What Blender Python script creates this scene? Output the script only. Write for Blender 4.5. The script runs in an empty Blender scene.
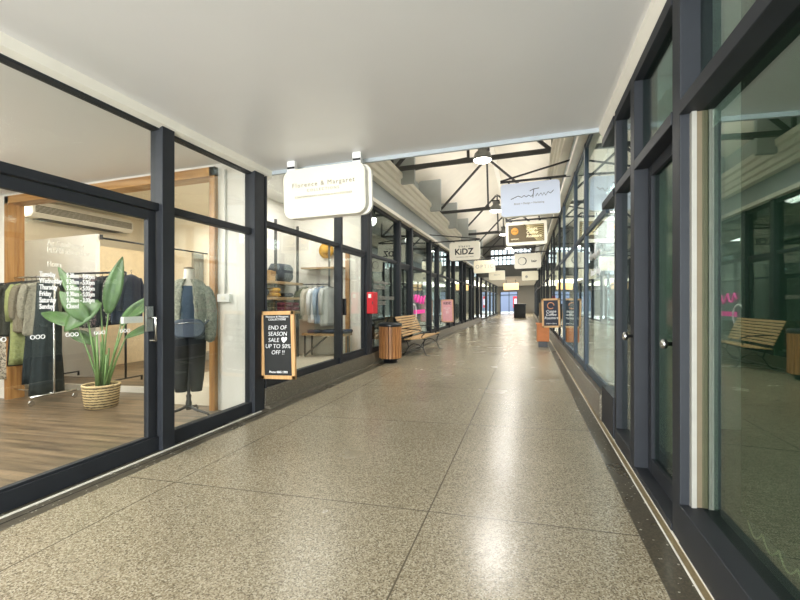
import bpy, bmesh, math, random
from mathutils import Vector, Matrix
random.seed(7)
S = bpy.context.scene
COL = S.collection
PI = math.pi
# ---------------------------------------------------------------- camera
FPX = 425.0
YAW = math.atan(127.0 / FPX)
EYE = 1.25
TILT = 0.028            # the whole arcade has a slight cross fall, rising to the right
cam = bpy.data.cameras.new('camera')
cam.sensor_width = 36.0
cam.lens = 36.0 * FPX / 800.0
cam.shift_y = 2.0 / 800.0
cam.clip_start = 0.05
cam.clip_end = 400
camo = bpy.data.objects.new('camera', cam)
camo.location = (0, 0, EYE)
camo.rotation_euler = (PI / 2, 0, YAW)
COL.objects.link(camo)
S.camera = camo
# ---------------------------------------------------------------- world / exposure
w = bpy.data.worlds.new('daylight')
w.use_nodes = True
S.world = w
bg = w.node_tree.nodes['Background']
bg.inputs['Color'].default_value = (0.86, 0.93, 1.0, 1)
bg.inputs['Strength'].default_value = 2.4
S.view_settings.view_transform = 'Standard'
S.view_settings.look = 'None'
S.view_settings.exposure = 0.65
S.view_settings.gamma = 1.0
try:
    S.view_settings.use_curve_mapping = False
except Exception:
    pass
S.cycles.transparent_max_bounces = 24
S.cycles.max_bounces = 10
S.cycles.sample_clamp_indirect = 6.0


def area(name, loc, sx, sy, power, rot=(0, 0, 0), col=(1, 0.95, 0.88)):
    l = bpy.data.lights.new(name, 'AREA')
    l.shape = 'RECTANGLE'
    l.size = sx
    l.size_y = sy
    l.energy = power
    l.color = col
    o = bpy.data.objects.new(name, l)
    o.location = (loc[0], loc[1], loc[2] + TILT * loc[0])
    o.rotation_euler = rot
    COL.objects.link(o)
    return o


WARM = (1, 0.9, 0.76)
NEUT = (1, 0.965, 0.91)
# area lights added to brighten the low ceiling, gallery roof and interiors
area('canopy_panel_light', (-1.2, -2.6, 2.96), 2.4, 1.2, 90, col=NEUT)  # added fill behind the camera, not a modelled ceiling panel
area('entrance_fill_light', (-1.2, -5.7, 1.3), 3.6, 2.3, 600, (math.radians(105), 0, 0), (0.95, 0.98, 1.0))  # added fill behind the camera, tilted up to brighten the low ceiling
area('roof_fill_left', (-1.95, 17.5, 4.66), 0.25, 24, 98, (PI, 0, 0), NEUT)  # added fill strip that brightens the roof lining, no fitting on the trusses
area('roof_fill_right', (-0.35, 17.5, 4.66), 0.25, 24, 98, (PI, 0, 0), NEUT)  # second added strip for the roof lining, likewise without a fitting
area('shop_panel_light', (-5.6, 2.2, 3.02), 2.6, 2.0, 110, col=NEUT)  # added fill for the clothing shop interior, no fitting modelled
area('back_room_light', (-6.6, 7.2, 3.55), 1.4, 1.0, 75, col=(1, 0.9, 0.76))
area('cubicle_fill_light', (-7.6, 5.0, 3.55), 2.2, 0.5, 15, col=NEUT)  # added fill hidden behind the partition beam, brightens the cubicle panel
area('shelf_shop_light', (-3.95, 6.4, 3.38), 1.0, 2.6, 46, col=NEUT)
area('dark_shop_light', (-5.2, 10.2, 3.3), 1.5, 2.5, 5, col=NEUT)
area('kids_shop_light', (-5.2, 14.2, 3.3), 1.6, 3.0, 60, col=NEUT)
area('far_left_shop_light', (-5.2, 23, 3.3), 1.6, 9.0, 90, col=NEUT)
area('right_shop_light', (1.9, 8.6, 3.3), 0.9, 0.9, 75, col=(0.88, 0.96, 1.0))
area('right_far_shop_light', (2.6, 12.6, 3.3), 1.6, 6, 110, col=NEUT)
area('right_end_shop_light', (2.6, 24, 3.3), 1.6, 10, 110, col=NEUT)
area('hall_light', (-1.2, 41, 3.0), 2.4, 14, 420, col=WARM)
area('hall_shop_light', (2.3, 41, 3.0), 1.2, 14, 160, col=NEUT)


for i_, (x_, y_) in enumerate(((-6.2, 1.6), (-4.6, 0.2))):
    p_ = bpy.data.lights.new('shop_ceiling_fill', 'POINT')  # added point fill out of view, lifts the shop ceiling; no globe there
    p_.energy = 75
    p_.color = NEUT
    p_.shadow_soft_size = 0.15
    q_ = bpy.data.objects.new('shop_ceiling_fill', p_)
    q_.location = (x_, y_, 2.45)
    COL.objects.link(q_)


# ---------------------------------------------------------------- materials
def lin(c):
    def f(v):
        v /= 255.0
        return v / 12.92 if v <= 0.04045 else ((v + 0.055) / 1.055) ** 2.4
    return (f(c[0]), f(c[1]), f(c[2]), 1)


MATS = {}


def base_mat(name):
    m = bpy.data.materials.new(name)
    m.use_nodes = True
    nt = m.node_tree
    return m, nt, nt.nodes['Principled BSDF']


def mat(name, c, rough=0.6, metal=0.0, var=0.06, scale=12, bump=0.0, emit=None, es=0.0, spec=0.5):
    """procedural paint/fabric: noise varies the colour a little, optional bump"""
    if name in MATS:
        return MATS[name]
    m, nt, b = base_mat(name)
    tc = nt.nodes.new('ShaderNodeTexCoord')
    n = nt.nodes.new('ShaderNodeTexNoise')
    n.inputs['Scale'].default_value = scale
    n.inputs['Detail'].default_value = 3
    nt.links.new(tc.outputs['Object'], n.inputs['Vector'])
    r = nt.nodes.new('ShaderNodeValToRGB')
    L = lin(c)
    r.color_ramp.elements[0].position = 0.3
    r.color_ramp.elements[1].position = 0.7
    r.color_ramp.elements[0].color = tuple(min(1, v * (1 - var)) for v in L[:3]) + (1,)
    r.color_ramp.elements[1].color = tuple(min(1, v * (1 + var)) for v in L[:3]) + (1,)
    nt.links.new(n.outputs['Fac'], r.inputs['Fac'])
    nt.links.new(r.outputs['Color'], b.inputs['Base Color'])
    b.inputs['Roughness'].default_value = rough
    b.inputs['Metallic'].default_value = metal
    b.inputs['Specular IOR Level'].default_value = spec
    if bump:
        bp = nt.nodes.new('ShaderNodeBump')
        bp.inputs['Strength'].default_value = bump
        bp.inputs['Distance'].default_value = 0.01
        nt.links.new(n.outputs['Fac'], bp.inputs['Height'])
        nt.links.new(bp.outputs['Normal'], b.inputs['Normal'])
    if emit:
        b.inputs['Emission Color'].default_value = lin(emit)
        b.inputs['Emission Strength'].default_value = es
    MATS[name] = m
    return m


def glass(name, tint, base_f=0.045, rough=0.0):
    m = bpy.data.materials.new(name)
    m.use_nodes = True
    nt = m.node_tree
    nt.nodes.clear()
    N = nt.nodes.new
    out = N('ShaderNodeOutputMaterial')
    mix = N('ShaderNodeMixShader')
    tr = N('ShaderNodeBsdfTransparent')
    gl = N('ShaderNodeBsdfGlossy')
    tr.inputs['Color'].default_value = tint + (1,)
    gl.inputs['Roughness'].default_value = rough
    gl.inputs['Color'].default_value = (0.9, 0.97, 0.93, 1)
    g = N('ShaderNodeNewGeometry')
    d = N('ShaderNodeVectorMath'); d.operation = 'DOT_PRODUCT'
    nt.links.new(g.outputs['Normal'], d.inputs[0])
    nt.links.new(g.outputs['Incoming'], d.inputs[1])
    a = N('ShaderNodeMath'); a.operation = 'ABSOLUTE'
    nt.links.new(d.outputs['Value'], a.inputs[0])
    s = N('ShaderNodeMath'); s.operation = 'SUBTRACT'; s.inputs[0].default_value = 1
    nt.links.new(a.outputs[0], s.inputs[1])
    p = N('ShaderNodeMath'); p.operation = 'POWER'; p.inputs[1].default_value = 5
    nt.links.new(s.outputs[0], p.inputs[0])
    ma = N('ShaderNodeMath'); ma.operation = 'MULTIPLY_ADD'
    ma.inputs[1].default_value = 1 - base_f
    ma.inputs[2].default_value = base_f
    nt.links.new(p.outputs[0], ma.inputs[0])
    nt.links.new(ma.outputs[0], mix.inputs['Fac'])
    nt.links.new(tr.outputs[0], mix.inputs[1])
    nt.links.new(gl.outputs[0], mix.inputs[2])
    nt.links.new(mix.outputs[0], out.inputs['Surface'])
    return m


def terrazzo(name, base, chips, rough=0.22, joints=False, white=0.0, cs=150):
    m, nt, b = base_mat(name)
    N = nt.nodes.new
    L = nt.links.new
    tc = N('ShaderNodeTexCoord')
    v = N('ShaderNodeTexVoronoi'); v.inputs['Scale'].default_value = cs
    L(tc.outputs['Object'], v.inputs['Vector'])
    hsv = N('ShaderNodeSeparateColor')
    L(v.outputs['Color'], hsv.inputs['Color'])
    r = N('ShaderNodeValToRGB')
    r.color_ramp.interpolation = 'CONSTANT'
    els = r.color_ramp.elements
    for i, (pos, c) in enumerate(chips):
        e = els[i] if i < 2 else els.new(pos)
        e.position = pos
        e.color = lin(c)
    L(hsv.outputs['Red'], r.inputs['Fac'])
    n = N('ShaderNodeTexNoise'); n.inputs['Scale'].default_value = 1.1; n.inputs['Detail'].default_value = 4
    L(tc.outputs['Object'], n.inputs['Vector'])
    r2 = N('ShaderNodeValToRGB')
    r2.color_ramp.elements[0].position = 0.3; r2.color_ramp.elements[1].position = 0.7
    r2.color_ramp.elements[0].color = (0.86, 0.85, 0.83, 1); r2.color_ramp.elements[1].color = (1, 1, 1, 1)
    L(n.outputs['Fac'], r2.inputs['Fac'])
    mx = N('ShaderNodeMix'); mx.data_type = 'RGBA'; mx.blend_type = 'MULTIPLY'; mx.inputs['Factor'].default_value = 1
    L(r.outputs['Color'], mx.inputs['A']); L(r2.outputs['Color'], mx.inputs['B'])
    mb = N('ShaderNodeMix'); mb.data_type = 'RGBA'; mb.inputs['Factor'].default_value = 0.45
    mb.inputs['A'].default_value = lin(base)
    L(mx.outputs['Result'], mb.inputs['B'])
    col = mb.outputs['Result']
    mb.inputs['Factor'].default_value = 0.82
    if joints:
        sx = N('ShaderNodeSeparateXYZ')
        L(tc.outputs['Object'], sx.inputs['Vector'])

        def line(sock, off, per):
            a = N('ShaderNodeMath'); a.operation = 'ADD'; a.inputs[1].default_value = -off + per * 40 + per / 2
            L(sock, a.inputs[0])
            mo = N('ShaderNodeMath'); mo.operation = 'MODULO'; mo.inputs[1].default_value = per
            L(a.outputs[0], mo.inputs[0])
            su = N('ShaderNodeMath'); su.operation = 'SUBTRACT'; su.inputs[1].default_value = per / 2
            L(mo.outputs[0], su.inputs[0])
            ab = N('ShaderNodeMath'); ab.operation = 'ABSOLUTE'
            L(su.outputs[0], ab.inputs[0])
            lt = N('ShaderNodeMath'); lt.operation = 'LESS_THAN'; lt.inputs[1].default_value = 0.0045
            L(ab.outputs[0], lt.inputs[0])
            return lt
        l1 = line(sx.outputs['Y'], 2.51, 1.9)
        l2 = line(sx.outputs['X'], -0.57, 1.9)
        mm = N('ShaderNodeMath'); mm.operation = 'MAXIMUM'
        L(l1.outputs[0], mm.inputs[0]); L(l2.outputs[0], mm.inputs[1])
        ml = N('ShaderNodeMath'); ml.operation = 'MULTIPLY'; ml.inputs[1].default_value = 0.95
        L(mm.outputs[0], ml.inputs[0])
        mj = N('ShaderNodeMix'); mj.data_type = 'RGBA'
        L(ml.outputs[0], mj.inputs['Factor']); L(col, mj.inputs['A'])
        mj.inputs['B'].default_value = lin((84, 76, 62))
        col = mj.outputs['Result']
    L(col, b.inputs['Base Color'])
    rr = N('ShaderNodeMapRange')
    rr.inputs['To Min'].default_value = rough * 0.8
    rr.inputs['To Max'].default_value = rough * 1.25
    L(n.outputs['Fac'], rr.inputs['Value'])
    L(rr.outputs['Result'], b.inputs['Roughness'])
    bp = N('ShaderNodeBump'); bp.inputs['Strength'].default_value = 0.006; bp.inputs['Distance'].default_value = 0.05
    n3 = N('ShaderNodeTexNoise'); n3.inputs['Scale'].default_value = 9
    L(tc.outputs['Object'], n3.inputs['Vector'])
    L(n3.outputs['Fac'], bp.inputs['Height']); L(bp.outputs['Normal'], b.inputs['Normal'])
    b.inputs['Specular IOR Level'].default_value = 0.4
    return m


def wood(name, c1, c2, along='Y', plank=0.0, scale=3.0, rough=0.45):
    if name in MATS:
        return MATS[name]
    m, nt, b = base_mat(name)
    N = nt.nodes.new
    L = nt.links.new
    tc = N('ShaderNodeTexCoord')
    mp = N('ShaderNodeMapping')
    s = {'X': (scale * 0.5, scale * 9, scale * 9), 'Y': (scale * 9, scale * 0.5, scale * 9), 'Z': (scale * 9, scale * 9, scale * 0.5)}[along]
    mp.inputs['Scale'].default_value = s
    L(tc.outputs['Object'], mp.inputs['Vector'])
    n = N('ShaderNodeTexNoise'); n.inputs['Scale'].default_value = 1; n.inputs['Detail'].default_value = 5
    L(mp.outputs['Vector'], n.inputs['Vector'])
    r = N('ShaderNodeValToRGB')
    r.color_ramp.elements[0].position = 0.32; r.color_ramp.elements[1].position = 0.68
    r.color_ramp.elements[0].color = lin(c1); r.color_ramp.elements[1].color = lin(c2)
    L(n.outputs['Fac'], r.inputs['Fac'])
    col = r.outputs['Color']
    if plank:
        br = N('ShaderNodeTexBrick')
        br.inputs['Scale'].default_value = 1
        br.inputs['Brick Width'].default_value = 1.3
        br.inputs['Row Height'].default_value = plank
        br.inputs['Mortar Size'].default_value = 0.003
        br.inputs['Color1'].default_value = (0.62, 0.62, 0.62, 1)
        br.inputs['Color2'].default_value = (1, 1, 1, 1)
        br.inputs['Mortar'].default_value = (0.25, 0.25, 0.25, 1)
        L(tc.outputs['Object'], br.inputs['Vector'])
        mx = N('ShaderNodeMix'); mx.data_type = 'RGBA'; mx.blend_type = 'MULTIPLY'; mx.inputs['Factor'].default_value = 0.8
        L(col, mx.inputs['A']); L(br.outputs['Color'], mx.inputs['B'])
        col = mx.outputs['Result']
    L(col, b.inputs['Base Color'])
    b.inputs['Roughness'].default_value = rough
    MATS[name] = m
    return m


def pattern(name, c1, c2, scale=40, rough=0.9):
    if name in MATS:
        return MATS[name]
    m, nt, b = base_mat(name)
    tc = nt.nodes.new('ShaderNodeTexCoord')
    v = nt.nodes.new('ShaderNodeTexVoronoi'); v.inputs['Scale'].default_value = scale
    nt.links.new(tc.outputs['Object'], v.inputs['Vector'])
    r = nt.nodes.new('ShaderNodeValToRGB')
    r.color_ramp.elements[0].position = 0.35; r.color_ramp.elements[1].position = 0.5
    r.color_ramp.elements[0].color = lin(c1); r.color_ramp.elements[1].color = lin(c2)
    nt.links.new(v.outputs['Distance'], r.inputs['Fac'])
    nt.links.new(r.outputs['Color'], b.inputs['Base Color'])
    b.inputs['Roughness'].default_value = rough
    MATS[name] = m
    return m


M_SLATE = mat('slate_painted_metal', (40, 43, 48), 0.55, 0.0, 0.08, 6, spec=0.3)
M_SLATE2 = mat('blue_grey_metal', (60, 74, 88), 0.5, 0.0, 0.08, 6, spec=0.4)
M_BLACK = mat('black_metal', (30, 31, 33), 0.45)
M_TRUSS = mat('charcoal_steel', (64, 64, 64), 0.55)
M_CEIL = mat('white_ceiling_paint', (226, 225, 224), 0.35, 0, 0.015, 1.5)
M_TRIM = mat('cream_trim_paint', (238, 234, 222), 0.45, 0, 0.03, 5)
M_ROOF = mat('roof_lining', (228, 222, 208), 0.8, 0, 0.03, 2)
M_FIN = mat('grey_fin_paint', (176, 181, 180), 0.8, 0, 0.03, 3)
M_FASCIA = mat('grey_fascia_paint', (172, 180, 184), 0.6, 0, 0.03, 3)
M_WALL = mat('white_wall_paint', (236, 232, 224), 0.8, 0, 0.02, 3)
M_CREAMWALL = mat('cream_wall_paint', (234, 224, 202), 0.8, 0, 0.02, 3)
M_DARKWALL = mat('dark_interior', (52, 52, 54), 0.8, 0, 0.1, 2)
M_GREYWALL = mat('grey_interior', (150, 152, 150), 0.8, 0, 0.1, 2)
M_CHROME = mat('brushed_steel', (200, 200, 198), 0.25, 1.0, 0.04, 20)
M_BRASS = mat('brass_strip', (176, 158, 120), 0.35, 0.6, 0.1, 30)
M_WHITE = mat('white_plastic', (240, 239, 235), 0.4, 0, 0.01)
M_LETTER = mat('white_lettering', (245, 245, 245), 0.6, 0, 0.0, emit=(255, 255, 255), es=0.0)
M_DKLETTER = mat('dark_lettering', (40, 38, 36), 0.6)
M_GRLETTER = mat('grey_lettering', (150, 146, 138), 0.6)
M_RED = mat('red_enamel', (206, 26, 40), 0.35, 0, 0.03)
M_PINK = mat('pink_lettering', (236, 70, 160), 0.5, emit=(236, 70, 160), es=0.35)
M_BLIND = mat('dark_green_blind', (58, 72, 62), 0.8, 0, 0.05, 60, 0.2)
M_SILL = terrazzo('dark_stone_sill', (112, 104, 90), [(0, (90, 84, 72)), (0.3, (120, 112, 96)), (0.6, (104, 98, 86)), (0.93, (170, 165, 150))], 0.3)
M_FLOOR = terrazzo('terrazzo', (150, 140, 118), [(0, (92, 82, 66)), (0.14, (160, 150, 128)), (0.45, (138, 127, 105)), (0.72, (184, 176, 156)), (0.9, (112, 100, 80))], 0.25, True)
M_BORDER = terrazzo('dark_terrazzo', (84, 78, 66), [(0, (70, 66, 56)), (0.35, (92, 86, 72)), (0.7, (80, 74, 62)), (0.985, (225, 222, 210))], 0.28, cs=110)
M_GLASS = glass('clear_glass', (0.97, 0.985, 0.975), 0.05)
M_GLASSG = glass('green_tinted_glass', (0.66, 0.8, 0.72), 0.2)
M_GLASSD = glass('dark_green_door_glass', (0.45, 0.62, 0.56), 0.04, 0.12)
M_GLASSB = glass('reflective_glass', (0.88, 0.92, 0.92), 0.1)
M_WOODF = wood('shop_plank_floor', (70, 57, 43), (142, 120, 94), 'X', 0.15, 1.6, 0.35)
M_WOODP = wood('varnished_timber', (150, 104, 54), (186, 138, 80), 'Z', 0, 3)
M_WOODS = wood('slat_timber', (176, 136, 88), (212, 178, 128), 'Y', 0, 4)
M_WOODB = wood('bin_timber', (150, 96, 52), (196, 140, 86), 'Z', 0, 4)
M_WOODL = wood('shelf_timber', (150, 122, 84), (190, 160, 118), 'Y', 0, 4)
M_WOODC = wood('chalkboard_frame_timber', (188, 142, 88), (216, 174, 120), 'Z', 0, 5)


# ---------------------------------------------------------------- mesh helpers
class MB:
    def __init__(self):
        self.v = []
        self.f = []
        self.smooth = []

    def box(self, x0, x1, y0, y1, z0, z1):
        b = len(self.v)
        for z in (z0, z1):
            for x, y in ((x0, y0), (x1, y0), (x1, y1), (x0, y1)):
                self.v.append((x, y, z))
        for q in ((0, 3, 2, 1), (4, 5, 6, 7), (0, 1, 5, 4), (1, 2, 6, 5), (2, 3, 7, 6), (3, 0, 4, 7)):
            self.f.append(tuple(b + i for i in q))
            self.smooth.append(False)
        return self

    def bar(self, p0, p1, wdt, hgt=None, up=(0, 0, 1)):
        """rectangular bar between two points"""
        hgt = hgt or wdt
        p0 = Vector(p0); p1 = Vector(p1)
        d = (p1 - p0).normalized()
        u = Vector(up)
        if abs(d.dot(u)) > 0.98:
            u = Vector((1, 0, 0))
        s = d.cross(u).normalized()
        u = s.cross(d).normalized()
        b = len(self.v)
        for p in (p0, p1):
            for a, c in ((-1, -1), (1, -1), (1, 1), (-1, 1)):
                self.v.append(tuple(p + s * a * wdt / 2 + u * c * hgt / 2))
        for q in ((0, 3, 2, 1), (4, 5, 6, 7), (0, 1, 5, 4), (1, 2, 6, 5), (2, 3, 7, 6), (3, 0, 4, 7)):
            self.f.append(tuple(b + i for i in q))
            self.smooth.append(False)
        return self

    def rings(self, rings, cap=True, smooth=True, closed=True):
        b = len(self.v)
        n = len(rings[0])
        for r in rings:
            self.v.extend(tuple(p) for p in r)
        for i in range(len(rings) - 1):
            for j in range(n if closed else n - 1):
                k = (j + 1) % n
                self.f.append((b + i * n + j, b + i * n + k, b + (i + 1) * n + k, b + (i + 1) * n + j))
                self.smooth.append(smooth)
        if cap:
            self.f.append(tuple(b + j for j in reversed(range(n)))); self.smooth.append(False)
            self.f.append(tuple(b + (len(rings) - 1) * n + j for j in range(n))); self.smooth.append(False)
        return self

    def tube(self, pts, r, n=8, smooth=True):
        pts = [Vector(p) for p in pts]
        rs = r if isinstance(r, (list, tuple)) else [r] * len(pts)
        rings = []
        ref = None
        for i, p in enumerate(pts):
            if i == 0:
                d = pts[1] - pts[0]
            elif i == len(pts) - 1:
                d = pts[-1] - pts[-2]
            else:
                d = (pts[i + 1] - pts[i]).normalized() + (pts[i] - pts[i - 1]).normalized()
            d.normalize()
            if ref is None:
                ref = Vector((0, 0, 1)) if abs(d.z) < 0.9 else Vector((1, 0, 0))
            s = d.cross(ref)
            if s.length < 1e-4:
                s = d.cross(Vector((0, 1, 0)))
            s.normalize()
            u = s.cross(d).normalized()
            ref = u
            rings.append([p + s * math.cos(2 * PI * j / n) * rs[i] + u * math.sin(2 * PI * j / n) * rs[i] for j in range(n)])
        return self.rings(rings, True, smooth)

    def lathe(self, prof, c=(0, 0, 0), n=24):
        rings = [[(c[0] + r * math.cos(2 * PI * j / n), c[1] + r * math.sin(2 * PI * j / n), c[2] + z) for j in range(n)] for r, z in prof]
        return self.rings(rings)

    def loft(self, secs, n=20, fn=None):
        """secs: (cx, cy, z, rx, ry)"""
        rings = []
        for i, (cx, cy, z, rx, ry) in enumerate(secs):
            ring = []
            for j in range(n):
                a = 2 * PI * j / n
                k = fn(i, a) if fn else 1.0
                ring.append((cx + rx * k * math.cos(a), cy + ry * k * math.sin(a), z))
            rings.append(ring)
        return self.rings(rings)

    def prism(self, poly, axis, a, b):
        """extrude a 2-D polygon along axis ('x','y','z') from a to b"""
        def P(p, t):
            return {'x': (t, p[0], p[1]), 'y': (p[0], t, p[1]), 'z': (p[0], p[1], t)}[axis]
        return self.rings([[P(p, a) for p in poly], [P(p, b) for p in poly]], True, False)

    def mesh(self, name):
        me = bpy.data.meshes.new(name)
        me.from_pydata(self.v, [], self.f)
        me.update()
        bm = bmesh.new()
        bm.from_mesh(me)
        bmesh.ops.recalc_face_normals(bm, faces=bm.faces)
        bm.to_mesh(me)
        bm.free()
        me.polygons.foreach_set('use_smooth', self.smooth)
        return me


def obj(name, mb, m, parent=None, loc=(0, 0, 0), rot=(0, 0, 0), bevel=0.0, label=None):
    me = mb.mesh(name) if isinstance(mb, MB) else mb
    o = bpy.data.objects.new(name, me)
    COL.objects.link(o)
    if m:
        me.materials.clear()
        me.materials.append(m)
    o.location = loc
    o.rotation_euler = rot
    if parent:
        o.parent = parent
    if bevel:
        bv = o.modifiers.new('bevel', 'BEVEL')
        bv.width = bevel
        bv.segments = 2
        bv.limit_method = 'ANGLE'
    if label:
        o['label'] = label
    return o


def thing(name, label, cat, loc=(0, 0, 0), rz=0.0, group=None, ry=0.0):
    o = bpy.data.objects.new(name, None)
    o.empty_display_size = 0.1
    COL.objects.link(o)
    o.location = loc
    o.rotation_euler = (0, ry, rz)
    o['label'] = label
    o['category'] = cat
    if group:
        o['group'] = group
    return o


def tag(o, label, cat, group=None):
    o['label'] = label
    o['category'] = cat
    if group:
        o['group'] = group
    return o


def copy_tree(o, parent=None):
    c = o.copy()
    COL.objects.link(c)
    if parent:
        c.parent = parent
    for ch in list(o.children):
        copy_tree(ch, c)
    return c


def struct(name, mb, m, label=None, parent=None, bevel=0):
    o = obj(name, mb, m, parent, bevel=bevel)
    if not parent:
        o['kind'] = 'structure'
        if label:
            o['label'] = label
            o['category'] = name.split('_')[0]
    return o


def sroot(name, label):
    o = bpy.data.objects.new(name, None)
    COL.objects.link(o)
    o['kind'] = 'structure'
    o['label'] = label
    o['category'] = name.split('_')[0]
    return o


TN = {}


def nxt(k):
    TN[k] = TN.get(k, 0) + 1
    return '%s_%d' % (k, TN[k])


def rrect(x0, x1, z0, z1, r, n=6):
    p = []
    for cx, cz, a0 in ((x1 - r, z0 + r, -90), (x1 - r, z1 - r, 0), (x0 + r, z1 - r, 90), (x0 + r, z0 + r, 180)):
        for i in range(n + 1):
            a = math.radians(a0 + 90.0 * i / n)
            p.append((cx + r * math.cos(a), cz + r * math.sin(a)))
    return p


def text_mesh(body, size, face, align='CENTER', shear=0.0, spacing=1.0, bold=0.0, depth=0.0015, line=1.0):
    """lettering as a mesh; face: 'front' looks to -Y, 'east' looks to +X, 'west' looks to -X"""
    cu = bpy.data.curves.new('lettering', 'FONT')
    cu.body = body
    cu.size = size
    cu.align_x = align
    cu.align_y = 'CENTER'
    cu.shear = shear
    cu.space_character = spacing
    cu.space_line = line
    cu.extrude = depth
    cu.offset = bold
    cu.resolution_u = 3
    t = bpy.data.objects.new('lettering', cu)
    COL.objects.link(t)
    bpy.context.view_layer.update()
    me = bpy.data.meshes.new_from_object(t.evaluated_get(bpy.context.evaluated_depsgraph_get()))
    bpy.data.objects.remove(t)
    me.name = 'lettering'
    for v in me.vertices:
        x, y, z = v.co
        v.co = {'front': (x, -z, y), 'east': (z, x, y), 'west': (-z, -x, y)}[face]
    return me


def strokes(lines, r=0.004, n=5):
    """hand-drawn strokes in the X-Z plane facing -Y"""
    mb = MB()
    for ln in lines:
        mb.tube([(x, 0, z) for x, z in ln], r, n)
    return mb


# ================================================================= SETTING
XL, XR = -3.2, 0.80
END = 31.0
# ---- floors
struct('floor', MB().box(-2.93, 0.57, -6, 50, -0.1, 0), M_FLOOR, 'speckled beige terrazzo floor with thin joints down the arcade')
struct('trim_1', MB().box(-3.3, -2.93, -6, 50, -0.1, 0.0), M_BORDER, 'dark terrazzo border along the left shopfronts')
struct('trim_2', MB().box(0.57, 1.05, -6, 50, -0.1, 0.0), M_BORDER, 'dark terrazzo border along the right shopfronts')
r_ = sroot('trim_3', 'pale double metal strips set in the floor border on the right')
obj('strip', MB().box(0.695, 0.703, -6, 50, 0.0, 0.004), M_TRIM, r_)
obj('strip', MB().box(0.735, 0.745, -6, 4.75, 0.0, 0.004), M_TRIM, r_)
obj('channel', MB().box(0.703, 0.735, -6, 50, 0.0, 0.0015), M_BRASS, r_)
r_ = sroot('trim_4', 'pale metal threshold strip below the left glass door')
obj('strip', MB().box(-3.13, -3.105, -6, 4.5, 0.0, 0.006), M_TRIM, r_)
obj('strip', MB().box(-3.03, -3.024, -6, 4.5, 0.0, 0.003), M_DKLETTER, r_)
struct('floor_shop', MB().box(-9.7, -3.3, -4, 5.2, -0.1, 0.0), M_WOODF, 'brown wood plank floor of the clothing shop')
struct('floor_fitting_rooms', MB().box(-9.7, -5.0, 5.2, 8.9, -0.1, 0.08), M_WOODF, 'raised plank floor of the fitting rooms')
struct('trim_5', MB().box(-9.7, -5.0, 5.17, 5.2, 0.0, 0.095), M_TRIM, 'pale nosing on the step to the fitting rooms')
M_PALEF = mat('pale_shop_floor', (196, 186, 166), 0.4, 0, 0.06, 3)
M_PALEC = mat('grey_shop_floor', (140, 138, 132), 0.4, 0, 0.06, 3)
struct('floor_shelf_shop', MB().box(-5.0, -3.3, 4.63, 8.3, 0.0, 0.25), M_PALEF, 'pale raised floor of the second clothing shop')
struct('floor_far_left_shops', MB().box(-7.5, -3.3, 8.3, END, 0.0, 0.25), M_PALEC, 'grey raised floor of the far left shops')
struct('floor_right_shops', MB().box(0.95, 5.5, 4.8, END, 0.0, 0.25), M_PALEC, 'raised floor of the far right shops')
struct('floor_near_right_shop', MB().box(1.05, 5.5, -4, 4.8, -0.1, 0.0), M_PALEC, 'floor behind the near right blinds')
# kerbs under the raised fronts
struct('trim_6', MB().box(-3.34, -3.14, 4.62, END, 0.0, 0.25), M_SILL, 'speckled stone kerb under the left shopfronts', bevel=0.008)
struct('trim_7', MB().box(-3.14, -3.07, 4.62, END, 0.0, 0.03), M_SILL, 'low stone foot of the left kerb')
struct('trim_8', MB().box(0.72, 0.95, 4.82, END, 0.0, 0.27), M_SILL, 'speckled stone kerb under the right shopfronts', bevel=0.008)
# ---- low ceiling over the near half
CE = 4.72
struct('ceiling', MB().box(-3.25, 0.9, -6, CE, 3.0, 3.12), M_CEIL, 'smooth white low ceiling over the near arcade')
struct('trim_9', MB().prism([(CE - 0.01, 2.955), (CE + 0.05, 2.965), (CE + 0.08, 3.0), (CE + 0.08, 3.2), (CE - 0.01, 3.2)], 'x', -3.2, 0.85), M_FASCIA, 'rounded white edge of the low ceiling')
struct('trim_10', MB().prism([(-3.2, 2.9), (-3.12, 2.93), (-3.1, 3.0), (-3.2, 3.0)], 'y', -6, CE), M_TRIM, 'cream cornice along the left of the ceiling')
struct('trim_11', MB().prism([(0.83, 2.88), (0.74, 2.9), (0.7, 2.955), (0.7, 3.0), (0.83, 3.0)], 'y', -6, CE), M_TRIM, 'cream cornice along the right of the ceiling')
struct('wall_above_canopy', MB().box(-3.4, 1.0, CE - 0.06, CE, 3.12, 6.9), M_ROOF, 'pale gable wall above the low ceiling')
# ---- gallery roof
RIDGE_X, RIDGE_Z = -1.15, 6.55
mb = MB()
mb.prism([(-3.5, 5.0), (RIDGE_X, RIDGE_Z), (RIDGE_X, RIDGE_Z + 0.1), (-3.5, 5.1)], 'y', CE, END + 0.3)
mb.prism([(1.25, 5.0), (1.25, 5.1), (RIDGE_X, RIDGE_Z + 0.1), (RIDGE_X, RIDGE_Z)], 'y', CE, END + 0.3)
struct('ceiling_gallery', mb, M_ROOF, 'pale sloping lining under the arcade roof')
struct('trim_12', MB().box(RIDGE_X - 0.08, RIDGE_X + 0.08, CE, END, RIDGE_Z - 0.09, RIDGE_Z - 0.02), M_TRIM, 'pale ridge batten under the roof')
# left side fascia and gutter
struct('wall_left_upper', MB().box(-3.45, -3.3, CE, END, 3.45, 5.1), M_FIN, 'grey wall above the left gutter')
struct('wall_right_upper', MB().box(0.95, 1.1, CE, END, 3.45, 5.1), M_FIN, 'grey wall above the right gutter')


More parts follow.
